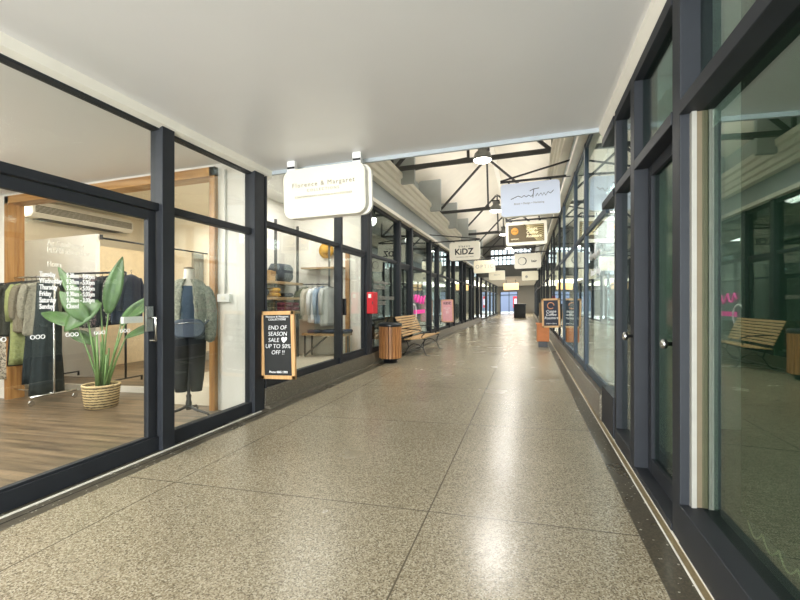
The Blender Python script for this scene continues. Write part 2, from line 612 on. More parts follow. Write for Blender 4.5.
def gutter(sx, X):
    f = lambda d: X - sx * d       # d metres into the arcade
    r = sroot(nxt('trim_gutter'), 'ribbed cream gutter and grey fascia above the %s shopfronts' % ('left' if sx < 0 else 'right'))
    obj('fascia', MB().box(min(f(0), f(0.06)), max(f(0), f(0.06)), 4.8, END, 3.5, 3.98), M_FASCIA, r)
    obj('rail', MB().box(min(f(0), f(0.14)), max(f(0), f(0.14)), 4.8, END, 3.44, 3.52), M_TRIM, r)
    prof = [(0.0, 3.93), (0.2, 3.93), (0.2, 4.02), (0.235, 4.05), (0.235, 4.16), (0.27, 4.19), (0.27, 4.3), (0.315, 4.34), (0.315, 4.45), (0.27, 4.45), (0.27, 4.38), (0.0, 4.38)]
    obj('gutter', MB().prism([(f(d), z) for d, z in prof], 'y', CE + 0.02, END), M_TRIM, r)
    return r


gutter(-1, XL)
gutter(1, XR)
for i in range(7):
    Y = 6.63 + 3.25 * i
    struct(nxt('wall_fin'), MB().box(-3.3, -2.6, Y, Y + 0.12, 4.2, 5.18), M_FIN, 'grey upstand fin number %d from the low ceiling above the left gutter' % (i + 1))
    # (each fin stands one truss bay behind the last)
# gable wall at the end of the gallery, with its glazing
g = sroot('wall_end', 'gable wall with a strip of glazing closing the gallery')
mb = MB()
mb.box(-3.4, 1.05, END, END + 0.2, 3.1, 3.95)
mb.box(-3.4, -2.5, END, END + 0.2, 3.95, 6.6)
mb.box(0.3, 1.05, END, END + 0.2, 3.95, 6.6)
mb.box(-2.5, 0.3, END, END + 0.2, 5.0, 6.6)
obj('wall_panel', mb, mat('warm_grey_wall', (128, 126, 122), 0.8), g)
fb = MB()
for i in range(11):
    x = -2.5 + 2.8 * i / 10
    fb.box(x - 0.035, x + 0.035, END + 0.03, END + 0.1, 3.95, 5.0)
fb.box(-2.5, 0.3, END + 0.03, END + 0.1, 4.26, 4.33).box(-2.5, 0.3, END + 0.03, END + 0.1, 4.62, 4.69)
obj('glazing_bars', fb, M_SLATE2, g)
obj('pane', MB().box(-2.5, 0.3, END + 0.06, END + 0.066, 3.95, 5.0), M_GLASS, g)
# far hall beyond the gallery
M_HALLC = mat('hall_ceiling', (170, 156, 134), 0.7)
struct('ceiling_hall', MB().box(-6.1, 3.5, END + 0.2, 50, 3.1, 3.2), M_HALLC, 'low warm ceiling of the far hall')
struct('wall_hall_left', MB().box(-6.1, -6.0, END, 50, 0.0, 3.1), M_GREYWALL, 'left side of the far hall')
struct('wall_hall_right', MB().box(3.4, 3.5, END, 50, 0.0, 3.1), mat('pale_green_wall', (176, 186, 172), 0.8), 'right side of the far hall')
ew = sroot('wall_exit', 'end wall of the hall around the bright exit')
obj('wall_panel', MB().box(-6.1, -2.95, 50, 50.2, 0, 3.2).box(-1.0, 3.5, 50, 50.2, 0, 3.2).box(-2.95, -1.0, 50, 50.2, 2.45, 3.2), mat('exit_wall', (112, 106, 96), 0.7), ew)
obj('door_frame', MB().box(-2.95, -2.87, 49.95, 50.05, 0, 2.45).box(-2.0, -1.92, 49.95, 50.05, 0, 2.45).box(-1.08, -1.0, 49.95, 50.05, 0, 2.45).box(-2.95, -1.0, 49.95, 50.05, 2.05, 2.15), M_SLATE2, ew)
struct('wall_outside', MB().box(-9, 5, 62, 62.2, -0.1, 3.4), mat('blue_grey_render', (118, 128, 150), 0.8), 'blue grey wall across the lane outside the exit')
struct('ground_outside', MB().box(-15, 15, 50.2, 90, -0.12, -0.02), mat('pale_paving', (190, 190, 186), 0.8), 'pale paving outside the exit')
# near end behind the camera
struct('ground_entrance', MB().box(-12, 12, -30, -6, -0.12, -0.02), mat('pale_paving', (190, 190, 186), 0.8), 'pale paving outside the near entrance')

# ---- shop interiors
struct('wall_shop_rear', MB().box(-9.8, -9.6, -4, 8.9, 0, 3.7), M_CREAMWALL, 'cream rear wall of the clothing shop')
struct('ceiling_shop', MB().box(-9.7, -3.3, -4, 4.5, 3.09, 3.19), M_CEIL, 'white ceiling of the clothing shop')
struct('ceiling_fitting_rooms', MB().box(-9.7, -5.0, 4.5, 8.9, 3.62, 3.7), M_CREAMWALL, 'cream ceiling of the fitting rooms')
struct('wall_shop_near', MB().box(-9.7, -3.3, -4.1, -4, 0, 3.2), M_WALL)
mb = MB()
mb.box(-3.72, -3.3, 4.46, 4.58, 0, 3.1)
mb.box(-9.7, -7.5, 4.46, 4.58, 0, 3.7)
mb.box(-7.5, -3.72, 4.46, 4.58, 3.04, 3.7)
struct('wall_shop_partition', mb, M_WALL, 'white partition with a wide opening in the clothing shop')
pr = sroot('trim_portal', 'varnished timber lining around the opening in the shop partition')
obj('post', MB().box(-3.8, -3.72, 4.4, 4.62, 0, 3.04), M_WOODP, pr)
obj('post', MB().box(-7.5, -7.42, 4.4, 4.62, 0, 3.04), M_WOODP, pr)
obj('beam', MB().box(-7.5, -3.72, 4.4, 4.62, 2.93, 3.04), wood('varnished_beam', (160, 114, 62), (196, 150, 92), 'X', 0, 3), pr)
struct('wall_fitting_side', MB().box(-5.1, -5.0, 6.05, 8.9, 0, 3.7).prism([(-3.74, 4.6), (-5.0, 6.06), (-5.1, 6.06), (-3.84, 4.6)], 'z', 0, 3.7), M_WALL, 'white wall between the fitting rooms and the shelves')
struct('wall_fitting_back', MB().box(-9.7, -5.0, 8.8, 8.9, 0, 3.7), M_CREAMWALL, 'cream back wall of the fitting rooms')
struct('wall_fitting_panel', MB().box(-9.6, -7.62, 5.9, 5.98, 0.08, 2.72), M_WALL, 'white side panel of the fitting cubicles')
struct('wall_cubicle', MB().box(-9.0, -8.9, 5.98, 8.8, 0.08, 2.72), mat('peach_cubicle_wall', (236, 218, 184), 0.8), 'warm cream back of the fitting cubicles')
dr = sroot('trim_mirror', 'timber framed mirror by the fitting rooms')
obj('frame', MB().box(-7.5, -7.43, 8.7, 8.8, 0.08, 2.7).box(-6.83, -6.76, 8.7, 8.8, 0.08, 2.7).box(-7.5, -6.76, 8.7, 8.8, 2.63, 2.7), M_WOODP, dr)
obj('pane', MB().box(-7.43, -6.83, 8.76, 8.79, 0.08, 2.63), mat('mirror', (170, 150, 110), 0.1, 0.8), dr)
# second shop
struct('wall_shelf_shop_rear', MB().box(-5.0, -4.85, 6.0, 8.3, 0.25, 3.5), M_WALL, 'white rear wall behind the clothing shelves')
struct('wall_shelf_shop_far', MB().box(-5.0, -3.3, 8.2, 8.3, 0.25, 3.5), M_WALL, 'white end wall of the second shop')
struct('ceiling_shelf_shop', MB().box(-5.0, -3.3, 4.6, 8.3, 3.42, 3.5), M_CEIL)
struct('wall_shop_divider', MB().box(-3.72, -3.3, 4.59, 4.62, 0.0, 3.5), M_WALL)
struct('trim_wall_post', MB().box(-3.62, -3.54, 8.14, 8.2, 0.25, 2.5), M_WOODP, 'timber upright on the white end wall')
# far left shops
struct('wall_dark_shop_rear', MB().box(-6.6, -6.5, 8.3, 12.3, 0.25, 3.5), M_DARKWALL)
struct('wall_far_left_rear', MB().box(-6.6, -6.5, 12.3, END, 0.25, 3.5), M_GREYWALL)
for i, y in enumerate((12.2, 17.5, 22.5, 27)):
    struct(nxt('wall_left_divider'), MB().box(-6.5, -3.3, y, y + 0.1, 0.25, 3.5), M_DARKWALL if i == 0 else M_GREYWALL)
struct('ceiling_far_left', MB().box(-6.6, -3.3, 8.3, END, 3.42, 3.5), M_DARKWALL)
# right shops
struct('wall_right_rear', MB().box(4.4, 4.5, -4, END, 0.0, 3.5), M_GREYWALL)
for y in (4.72, 9.6, 15, 20, 25.5, 30.9):
    struct(nxt('wall_right_divider'), MB().box(0.97, 4.4, y, y + 0.1, 0.0, 3.5), M_WALL)
struct('ceiling_right_shops', MB().box(0.97, 4.5, -4, END, 3.42, 3.5), M_CEIL)
struct('wall_right_near_end', MB().box(0.97, 4.5, -4.1, -4, 0.0, 3.5), M_GREYWALL)


# ---- shopfront frames
def front(kind, sx, y0, y1, zb, ztr, zt, label, gm=M_GLASS, post=0.14, depth=0.14, fm=None, rail=0.1, split=None, base=0.12, deep_tr=0.0, post2=0, recess=0.0):
    """one glazed bay between y0 and y1 with a post at its near side; returns root"""
    fm = fm or M_SLATE
    X = XL if sx < 0 else XR
    root = sroot(nxt(kind), label)
    xa, xb = (X - 0.08, X - 0.08 + depth) if sx < 0 else (X + 0.09 - depth, X + 0.09)
    xt0, xt1 = (X - 0.07, X + 0.02 + deep_tr) if sx < 0 else (X - 0.02 - deep_tr, X + 0.05 + recess)
    mb = MB()
    if post:
        mb.box(xa, xb, y0, y0 + post, zb, zt)
    if post2:
        mb.box(xa, xb, y1 - post2, y1, zb, zt)
    if post or post2:
        obj('post', mb, fm, root, bevel=0.006)
    mb = MB()
    ye = y1 - post2
    mb.box(xt0, xt1, y0 + post, ye, ztr - 0.07, ztr)
    mb.box(xt0, xt1, y0 + post, ye, zt - 0.08, zt)
    obj('transom', mb, fm, root, bevel=0.004)
    obj('bottom_rail', MB().box(xt0, xt1, y0 + post, ye, zb, zb + base), fm, root, bevel=0.004)
    xg = X - 0.02 if sx < 0 else X + recess
    obj('pane', MB().box(xg - 0.004, xg + 0.004, y0 + post, ye, zb + base, ztr - 0.07), gm, root)
    obj('upper_pane', MB().box(xg - 0.004, xg + 0.004, y0 + post, ye, ztr, zt - 0.08), gm, root)
    root['xg'] = xg
    return root


def door_leaf(root, sx, y0, y1, z0, z1, handle_y=None, st=0.09, fm=None):
    fm = fm or M_SLATE
    X = (XL - 0.02) if sx < 0 else (XR + 0.05)
    mb = MB()
    mb.box(X - 0.025, X + 0.025, y0, y0 + st, z0, z1).box(X - 0.025, X + 0.025, y1 - st, y1, z0, z1)
    mb.box(X - 0.025, X + 0.025, y0 + st, y1 - st, z0, z0 + 0.12).box(X - 0.025, X + 0.025, y0 + st, y1 - st, z1 - st, z1)
    lf = obj('leaf_frame', mb, fm, root, bevel=0.003)
    return lf


# left near: window off frame, the big glass door, the mannequin window
front('window', -1, -1.6, 0.4, 0.0, 2.23, 2.97, 'near left shop window beside the door', post=0.12)
d1 = front('door', -1, 0.4, 3.05, 0.0, 2.23, 2.97, 'large clear glass shop door with white opening hours', post=0.12, base=0.13)
door_leaf(d1, -1, 0.52, 3.03, 0.03, 2.15, st=0.08)
w2 = front('window', -1, 3.05, 4.6, 0.0, 2.23, 2.97, 'shop window with the dressed mannequin behind', post=0.14, post2=0.2, base=0.13)
XG = XL - 0.02
hd = MB()
hd.tube([(XL + 0.03, 2.95, 1.0), (XL + 0.09, 2.95, 1.0), (XL + 0.09, 2.95, 1.2), (XL + 0.03, 2.95, 1.2)], 0.011)
hd.box(XL + 0.004, XL + 0.02, 2.92, 2.99, 1.08, 1.3)
obj('handle', hd, M_CHROME, d1, label='steel door handle')
obj('lock_bar', MB().box(XL - 0.06, XL - 0.03, 2.74, 2.93, 1.16, 1.215), M_WHITE, d1, label='white bar by the handle')
days = 'Tuesday\nWednesday\nThursday\nFriday\nSaturday\nSunday'
hrs = '9.30am - 5.00pm\n9.30am - 5.00pm\n9.30am - 5.00pm\n9.30am - 5.00pm\n9.30am - 3.00pm\nClosed'
XD = XL - 0.012
def narrow(me, k):
    for v in me.vertices:
        v.co.y *= k
    return me


obj('lettering', narrow(text_mesh(days, 0.05, 'east', 'LEFT', bold=0.0008, line=0.9), 0.62), M_LETTER, d1, (XD, 2.09, 1.42))
obj('lettering', narrow(text_mesh(hrs, 0.05, 'east', 'LEFT', bold=0.0008, line=0.9), 0.62), M_LETTER, d1, (XD, 2.27, 1.42))
obj('lettering', narrow(text_mesh('Air Conditioned\nPLEASE close door\n\nHours', 0.055, 'east', 'LEFT', line=0.9), 0.7), mat('faded_lettering', (225, 220, 205), 0.6), d1, (XD, 2.14, 1.68))
for y in (1.42, 1.63, 1.85, 2.08, 2.31, 2.52, 2.74):
    mk = MB()
    for k in (-1, 0, 1):
        c = [(XD, y + k * 0.032 + 0.013 * math.cos(a * PI / 6), 1.1 + 0.013 * math.sin(a * PI / 6)) for a in range(13)]
        mk.tube(c, 0.0028, 5)
    obj('safety_mark', mk, M_LETTER, d1)

# left second shop
Z0 = 0.25
w3 = front('window', -1, 4.63, 6.88, Z0, 2.38, 3.44, 'shop window with clothing shelves behind and a chalkboard beside', post=0.03, base=0.1)
d2 = front('door', -1, 6.88, 8.27, Z0, 2.38, 3.44, 'narrow sliding glass door of the second shop', post=0.08, post2=0.1, base=0.1)
door_leaf(d2, -1, 6.97, 8.16, Z0 + 0.02, 2.31, st=0.06)
obj('handle', MB().box(XL + 0.02, XL + 0.07, 7.03, 7.09, 1.1, 1.4), M_BLACK, d2)
# far left bays
bays = [(8.27, 10.45, 'window'), (10.45, 11.65, 'door'), (11.65, 14.15, 'window'), (14.15, 15.45, 'door')]
y = 15.45
while y < END - 1:
    bays.append((y, y + 2.4, 'window'))
    bays.append((y + 2.4, min(y + 3.65, END), 'door'))
    y += 3.65
words = ['first', 'second', 'third', 'fourth', 'fifth', 'sixth', 'seventh', 'eighth', 'ninth', 'tenth', 'eleventh', 'twelfth', 'thirteenth', 'fourteenth', 'fifteenth', 'sixteenth', 'last']
far_left = []
for i, (a, b, k) in enumerate(bays):
    if b - a < 0.5:
        continue
    r = front(k, -1, a, b, Z0, 2.38, 3.44, '%s far left shopfront bay beyond the red box, a glazed %s' % (words[i], k), post=0.15, depth=0.15, base=0.1, gm=M_GLASSB)
    far_left.append(r)
    if k == 'door':
        door_leaf(r, -1, a + 0.24, b - 0.02, Z0 + 0.02, 2.31, st=0.08)
# writing on the dark shop window
obj('lettering', text_mesh('Florence & Margaret\nCOLLECTIONS\n\nCONTEMPORARY FASHION\n& ACCESSORIES', 0.12, 'east', 'LEFT'), M_GRLETTER, far_left[0], (XL + 0.0, 8.7, 1.55))
mk = MB()
mk.tube([(XL + 0.01, 12.2 + 0.12 * i, 1.42 + 0.13 * math.sin(i * 1.9)) for i in range(12)], 0.025, 6)
obj('stripe', MB().box(XL, XL + 0.01, 12.2, 13.5, 0.98, 1.1), M_PINK, far_left[2])
obj('lettering', mk, M_PINK, far_left[2])
obj('roundel', MB().tube([(XL + 0.01, 12.1 + 0.28 * math.cos(a * PI / 10), 1.0 + 0.28 * math.sin(a * PI / 10)) for a in range(21)], 0.02, 6), M_LETTER, far_left[2])

# right near: big window with blinds, door, narrow light, post
HZ = 2.9
rw = front('window', 1, -2.6, 2.48, 0.0, 2.25, HZ, 'large dark green window with blinds in the right foreground', M_GLASSG, post=0.1, base=0.2, deep_tr=0.04, recess=0.04)
obj('jamb', MB().box(XR - 0.012, XR + 0.01, 2.45, 2.5, 0.2, 2.18), mat('pale_aluminium', (150, 148, 140), 0.6, 0.0), rw)
obj('reveal', MB().box(XR + 0.01, XR + 0.06, 2.46, 2.5, 0.2, 2.18), mat('brown_reveal', (104, 92, 70), 0.6), rw)
rd = front('door', 1, 2.48, 3.42, 0.0, 2.25, HZ, 'narrow dark glass door with two round knobs on the right', M_GLASSD, post=0.12, depth=0.145, base=0.04, deep_tr=0.04)
door_leaf(rd, 1, 2.7, 3.4, 0.02, 2.18, st=0.08)
for ch in rd.children:
    if ch.name.startswith('pane'):
        ch.location.x = 0.05
obj('threshold', MB().box(XR - 0.02, XR + 0.0, 2.69, 3.4, 0.0, 0.012), M_BRASS, rd)
for ky, kx in ((2.86, XR + 0.025), (3.47, XR - 0.06)):
    kb = MB()
    kb.lathe([(0.012, 0), (0.012, 0.03), (0.028, 0.035), (0.03, 0.055), (0.02, 0.065)], n=16)
    k_ = obj('knob', kb, M_CHROME, rd, (kx, ky, 0.98), (0, -PI / 2, 0))
rn = front('window', 1, 3.42, 4.12, 0.0, 2.25, HZ, 'narrow curtained light beside the right door', M_GLASSB, post=0.12, depth=0.15, base=0.12, deep_tr=0.04)
rp = front('window', 1, 4.12, 4.8, 0.0, 2.25, HZ, 'slim bay beside the post where the low ceiling ends', M_GLASSB, post=0.08, depth=0.14, base=0.37, deep_tr=0.04)
# head wall over the near right windows
struct('wall_right_head', MB().box(XR + 0.0, XR + 0.1, -6, 4.8, HZ, 3.0), M_WALL)
struct('wall_left_head', MB().box(XL - 0.1, XL, -6, 4.6, 2.97, 3.1), M_WALL)
struct('wall_right_near', MB().box(XR, XR + 0.1, -6, -2.6, 0, 3), M_GREYWALL)
struct('wall_left_near', MB().box(XL - 0.1, XL, -6, -1.6, 0, 3), M_GREYWALL)
rbays = [(4.82, 6.4, 'window'), (6.4, 7.75, 'door'), (7.75, 10.1, 'window'), (10.1, 11.5, 'door')]
y = 11.5
while y < END - 1:
    rbays.append((y, y + 2.4, 'window'))
    rbays.append((y + 2.4, min(y + 3.65, END), 'door'))
    y += 3.65
far_right = []
for i, (a, b, k) in enumerate(rbays):
    if b - a < 0.5:
        continue
    r = front(k, 1, a, b, 0.27, 2.22, 3.44, '%s far right shopfront bay beyond the low ceiling, a glazed %s' % (words[i], k), post=0.12 if i else 0, depth=0.12, base=0.1, gm=M_GLASSB, fm=M_SLATE2 if i < 4 else M_SLATE)
    far_right.append(r)
    if k == 'door':
        door_leaf(r, 1, a + 0.14, b - 0.02, 0.29, 2.15, st=0.08, fm=M_SLATE2)
for i in range(5):
    y = END + 0.3 + i * 3.9
    front('window', -1, y, y + 3.9, 0.0, 2.3, 3.1, '%s glazed bay on the left of the far hall' % words[i], post=0.5 if i % 2 else 0.2, base=0.1)
    front('window', 1, y, y + 3.9, 0.0, 2.3, 3.1, '%s glazed bay on the right of the far hall' % words[i], post=0.3, base=0.1)
# signature and trade on the first far right window
sig = [[(0.0, 0.05), (0.1, 0.16), (0.16, 0.02), (0.24, 0.1), (0.3, 0.04), (0.38, 0.1), (0.46, 0.03), (0.55, 0.22), (0.72, 0.25)],
       [(0.55, 0.22), (0.53, 0.0), (0.6, 0.08), (0.68, 0.03), (0.75, 0.1), (0.82, 0.03), (0.9, 0.1), (0.98, 0.06)]]
for q_ in sig:
    obj('signature_stroke', MB().tube([(XR - 0.006, 6.1 - x * 0.9, 1.75 + z * 0.8) for x, z in q_], 0.009, 5), M_LETTER, far_right[0])
obj('lettering', text_mesh('Brand + Design', 0.12, 'west', bold=0.002), M_LETTER, far_right[0], (XR - 0.006, 5.62, 1.6))

# ================================================================= TRUSSES AND LAMPS
TR_Y = [9.7, 14.9, 20.1, 25.3, 30.5]
tr0 = thing('roof_truss', 'dark steel truss nearest to the low ceiling, crossing above the first lamp', 'truss', (RIDGE_X, TR_Y[0], 0), group='steel trusses under the arcade roof')
hw = 1.78
obj('bottom_chord', MB().bar((-hw, 0, 4.5), (hw, 0, 4.5), 0.09, 0.09), M_TRUSS, tr0)
obj('king_post', MB().bar((0, 0, 4.5), (0, 0, 6.25), 0.06, 0.06), M_TRUSS, tr0)
for s in (-1, 1):
    obj('rafter', MB().bar((s * hw, 0, 4.5), (s * 0.05, 0, 6.2), 0.07, 0.07), M_TRUSS, tr0)
    obj('strut', MB().bar((s * hw * 1.02, 0, 4.45), (s * hw * 1.02, 0, 5.15), 0.06, 0.06), M_TRUSS, tr0)
obj('tie', MB().bar((-1.5, 0.55, 4.62), (0, 0, 4.55), 0.05, 0.05), M_TRUSS, tr0)
trs = [tr0]
tl = ['second steel truss from the low ceiling', 'third steel truss from the low ceiling', 'fourth steel truss from the low ceiling', 'farthest steel truss in front of the glazed gable']
for i, Y in enumerate(TR_Y[1:]):
    c = copy_tree(tr0)
    c.location = (RIDGE_X, Y, 0)
    c['label'] = tl[i]
    trs.append(c)
for t in trs:
    t.rotation_euler[1] = -math.atan(TILT)

M_LAMPG = mat('lamp_lens', (255, 250, 240), 0.4, emit=(255, 248, 235), es=14)
l0 = thing('high_bay_lamp', 'round grey high-bay lamp nearest to the low ceiling, glowing white', 'lamp', (-0.92, 9.3, 4.32), group='high-bay lamps on the trusses')
obj('housing', MB().lathe([(0.06, 0.34), (0.1, 0.33), (0.1, 0.22), (0.17, 0.16), (0.2, 0.05), (0.21, 0.02), (0.19, 0.02)], n=28), mat('lamp_housing', (120, 122, 120), 0.4, 0.4), l0)
obj('lens', MB().lathe([(0.188, 0.045), (0.185, 0.01), (0.15, -0.012), (0.05, -0.02)], n=28), M_LAMPG, l0)
obj('bracket', MB().box(-0.12, 0.12, -0.02, 0.42, 0.34, 0.38).bar((0, 0.38, 0.2), (0, 0.38, 0.38), 0.05), M_BLACK, l0)
lamps = [l0]
for i, Y in enumerate((14.5, 19.7, 24.9)):
    c = copy_tree(l0)
    c.location = (-1.0, Y, 4.3)
    c['label'] = ['second glowing high-bay lamp from the low ceiling', 'third glowing high-bay lamp from the low ceiling', 'farthest glowing high-bay lamp before the gable'][i]
    lamps.append(c)
for l in lamps:
    pl = bpy.data.lights.new('lamp_light', 'SPOT')
    pl.energy = 230
    pl.spot_size = math.radians(168)
    pl.spot_blend = 0.6
    pl.shadow_soft_size = 0.2
    pl.color = NEUT
    po = bpy.data.objects.new('lamp_light', pl)
    po.location = (0, 0, -0.06)
    po.parent = l
    COL.objects.link(po)

# ================================================================= SIGNS
M_SIGN = mat('lit_cream_acrylic', (214, 208, 190), 0.3, 0, 0.0, emit=(255, 246, 224), es=0.15)
M_SIGNB = mat('lit_cool_acrylic', (206, 212, 226), 0.3, 0, 0.0, emit=(222, 234, 255), es=0.15)
M_SIGN2 = mat('dim_cream_acrylic', (206, 198, 172), 0.4, 0, 0.0, emit=(250, 240, 214), es=0.14)
RT = -math.atan(TILT)


def sign_box(label, cx, Y, zc, wd, ht, m, thick=0.12, r=0.1, group='hanging light box shop signs', bracket=0, edge=None):
    """root at the box centre"""
    t = thing('hanging_sign', label, 'sign', (cx, Y, zc), 0, group, RT)
    obj('light_box', MB().prism(rrect(-wd / 2, wd / 2, -ht / 2, ht / 2, r), 'y', -thick / 2 + 0.012, thick / 2), edge or M_TRIM, t)
    obj('face', MB().prism(rrect(-wd / 2 + 0.006, wd / 2 - 0.006, -ht / 2 + 0.006, ht / 2 - 0.006, r), 'y', -thick / 2, -thick / 2 + 0.012), m, t)
    if bracket:
        s = bracket    # -1: arm runs to the left wall, +1 to the right wall
        xe = (XL + 0.06 - cx) if s < 0 else (XR - 0.06 - cx)
        b = MB()
        b.bar((-s * wd * 0.5, 0, ht / 2 + 0.05), (xe, 0, ht / 2 + 0.05), 0.035)
        b.bar((-s * wd * 0.5, 0, ht / 2 + 0.07), (xe, 0, ht / 2 + 0.32), 0.028)
        b.bar((s * wd * 0.35, 0, ht / 2 + 0.05), (xe, 0, ht / 2 + 0.3), 0.02) if False else None
        for px in (-wd * 0.35, wd * 0.35):
            b.bar((px, 0, ht / 2 - 0.005), (px, 0, ht / 2 + 0.05), 0.03)
        obj('bracket', b, M_BLACK, t)
    return t


s1 = sign_box('large cream light box sign hanging from the edge of the low ceiling', -2.26, 4.5, 2.6, 1.04, 0.58, M_SIGN, 0.1, 0.11)
for hx in (-0.42, 0.42):
    obj('mount', MB().box(hx - 0.05, hx + 0.05, -0.03, 0.03, 0.28, 0.4), M_WHITE, s1)
    obj('clip', MB().box(hx - 0.04, hx + 0.05, -0.05, -0.035, 0.305, 0.325), M_BLACK, s1)
obj('back_panel', MB().prism(rrect(-0.48, 0.56, -0.29, 0.29, 0.11), 'y', 0.06, 0.1), M_TRIM, s1)
FL = mat('pale_grey_lettering', (128, 120, 106), 0.6)
obj('lettering', text_mesh('Florence & Margaret', 0.075, 'front', spacing=1.25), FL, s1, (0.0, -0.052, 0.09))
obj('lettering', text_mesh('COLLECTIONS', 0.045, 'front', spacing=1.5), FL, s1, (0.0, -0.052, 0.02))
obj('lettering', text_mesh('CONTEMPORARY FASHION & ACCESSORIES', 0.034, 'front', spacing=1.1), FL, s1, (0.0, -0.052, -0.05))

s2 = sign_box('cool white light box sign with a handwritten signature, nearest on the right', 0.05, 8.0, 3.1, 1.02, 0.6, M_SIGNB, 0.12, 0.06, bracket=1)
ln = [[(-0.33, -0.02), (-0.2, 0.03), (-0.14, 0.0), (-0.1, 0.03), (-0.06, 0.0), (-0.02, 0.03), (0.02, 0.0), (0.05, 0.03)],
      [(0.0, 0.1), (0.06, 0.13), (0.16, 0.14)], [(0.07, 0.13), (0.05, -0.02)],
      [(0.1, 0.0), (0.13, 0.05), (0.15, 0.0), (0.19, 0.05), (0.21, 0.0), (0.24, 0.05), (0.27, 0.0), (0.31, 0.06), (0.35, 0.03), (0.4, 0.08)]]
for q_ in ln:
    obj('signature_stroke', strokes([q_], 0.006), M_DKLETTER, s2, (0, -0.062, 0.03))
obj('lettering', text_mesh('Brand + Design + Marketing', 0.045, 'front'), FL, s2, (-0.02, -0.062, -0.08))

s3 = sign_box('sign with a dark gold striped panel and an orange disc, under the cool white one', -0.02, 11.0, 2.95, 0.98, 0.58, M_SIGN, 0.12, 0.05, bracket=1)
obj('panel', MB().box(-0.42, 0.42, -0.068, -0.061, -0.21, 0.21), mat('bronze_panel', (92, 76, 44), 0.5), s3)
st = MB()
for i in range(11):
    a = -0.1 - i * 0.12
    x1 = 0.41
    z0_ = 0.2
    dx = 0.15 + 0.05 * i
    # rays fanning from the upper left
    ex, ez = (-0.06 + 0.47, 0.2 - 0.47 * (0.05 + i * 0.12))
    if ez < -0.2:
        ex = -0.06 + 0.4 / (0.05 + i * 0.12)
        ez = -0.2
    st.bar((-0.06, -0.07, 0.2), (ex, -0.07, ez), 0.008, 0.012)
obj('stripes', st, mat('gold_stripe', (214, 196, 140), 0.5), s3)
obj('disc', MB().lathe([(0.09, 0), (0.09, 0.006), (0.06, 0.008), (0.02, 0.008)], n=24), mat('orange_disc', (214, 150, 60), 0.5), s3, (-0.27, -0.066, 0.06), (PI / 2, 0, 0))
obj('swirl', strokes([[(-0.33, 0.06), (-0.29, 0.09), (-0.24, 0.05), (-0.21, 0.09)]], 0.006), M_DKLETTER, s3, (0, -0.078, -0.01))
obj('lettering', text_mesh('Cuppa\nCoffee\nRoasters', 0.1, 'front', 'LEFT', shear=0.2, bold=0.001, line=0.9), mat('cream_lettering', (244, 230, 190), 0.5, emit=(244, 230, 190), es=0.3), s3, (0.0, -0.08, 0.01))
obj('lettering', text_mesh('ESPRESSO', 0.045, 'front'), mat('cream_lettering', (244, 230, 190)), s3, (-0.27, -0.08, -0.14))

s4 = sign_box('cream light box sign reading KIDZ in dark letters on the left', -1.96, 14.0, 2.98, 1.0, 0.6, M_SIGN, 0.12, 0.06, bracket=-1)
obj('lettering', text_mesh('KiDZ', 0.27, 'front', bold=0.008), M_DKLETTER, s4, (-0.02, -0.062, -0.03))
obj('lettering', text_mesh('klassic', 0.11, 'front', spacing=1.3), M_DKLETTER, s4, (0.0, -0.062, 0.15))
obj('lettering', text_mesh('CHILDREN & BABY WEAR', 0.05, 'front'), FL, s4, (0.0, -0.062, -0.2))
s5 = sign_box('cream light box sign with thin grey capitals, behind the KIDZ sign', -1.94, 20.5, 2.98, 1.0, 0.6, M_SIGN2, 0.12, 0.06, bracket=-1)
obj('lettering', text_mesh('OPTIC', 0.24, 'front', spacing=1.3), M_GRLETTER, s5, (0, -0.062, 0.0))
s6 = sign_box('plain cream light box sign, farthest of the left row', -1.79, 27.0, 2.95, 0.98, 0.58, M_SIGN2, 0.12, 0.06, bracket=-1)
obj('lettering', text_mesh('BEAUTY', 0.1, 'front'), M_GRLETTER, s6, (0, -0.062, 0.03))
s7 = sign_box('cream light box sign with a dark ring, under the gold striped one', 0.02, 17.3, 2.85, 1.0, 0.58, M_SIGN, 0.12, 0.06, bracket=1)
obj('ring', MB().tube([(0.15 * math.cos(a * PI / 12), 0, 0.15 * math.sin(a * PI / 12)) for a in range(25)], [0.006 + 0.012 * max(0, math.cos(a * PI / 12)) for a in range(25)], 6), M_DKLETTER, s7, (-0.2, -0.066, 0))
obj('lettering', text_mesh('hair', 0.13, 'front', bold=0.003), M_DKLETTER, s7, (0.24, -0.062, -0.02))
s8 = sign_box('small cream light box sign, farthest of the right row', 0.17, 27.0, 2.84, 0.95, 0.56, M_SIGN2, 0.12, 0.06, bracket=1)
obj('emblem', MB().lathe([(0.08, 0), (0.08, 0.01)], n=16), M_GRLETTER, s8, (-0.2, -0.062, -0.05), (PI / 2, 0, 0))
M_OR = mat('lit_orange_acrylic', (240, 190, 130), 0.4, emit=(250, 196, 130), es=0.6)
s9 = sign_box('warm orange light box sign in the far hall', -1.25, 36.0, 2.55, 1.2, 0.55, M_OR, 0.15, 0.04)
for hx in (-0.38, 0.38):
    obj('hanger', MB().box(hx - 0.02, hx + 0.02, -0.02, 0.02, 0.27, 0.56), M_BLACK, s9)

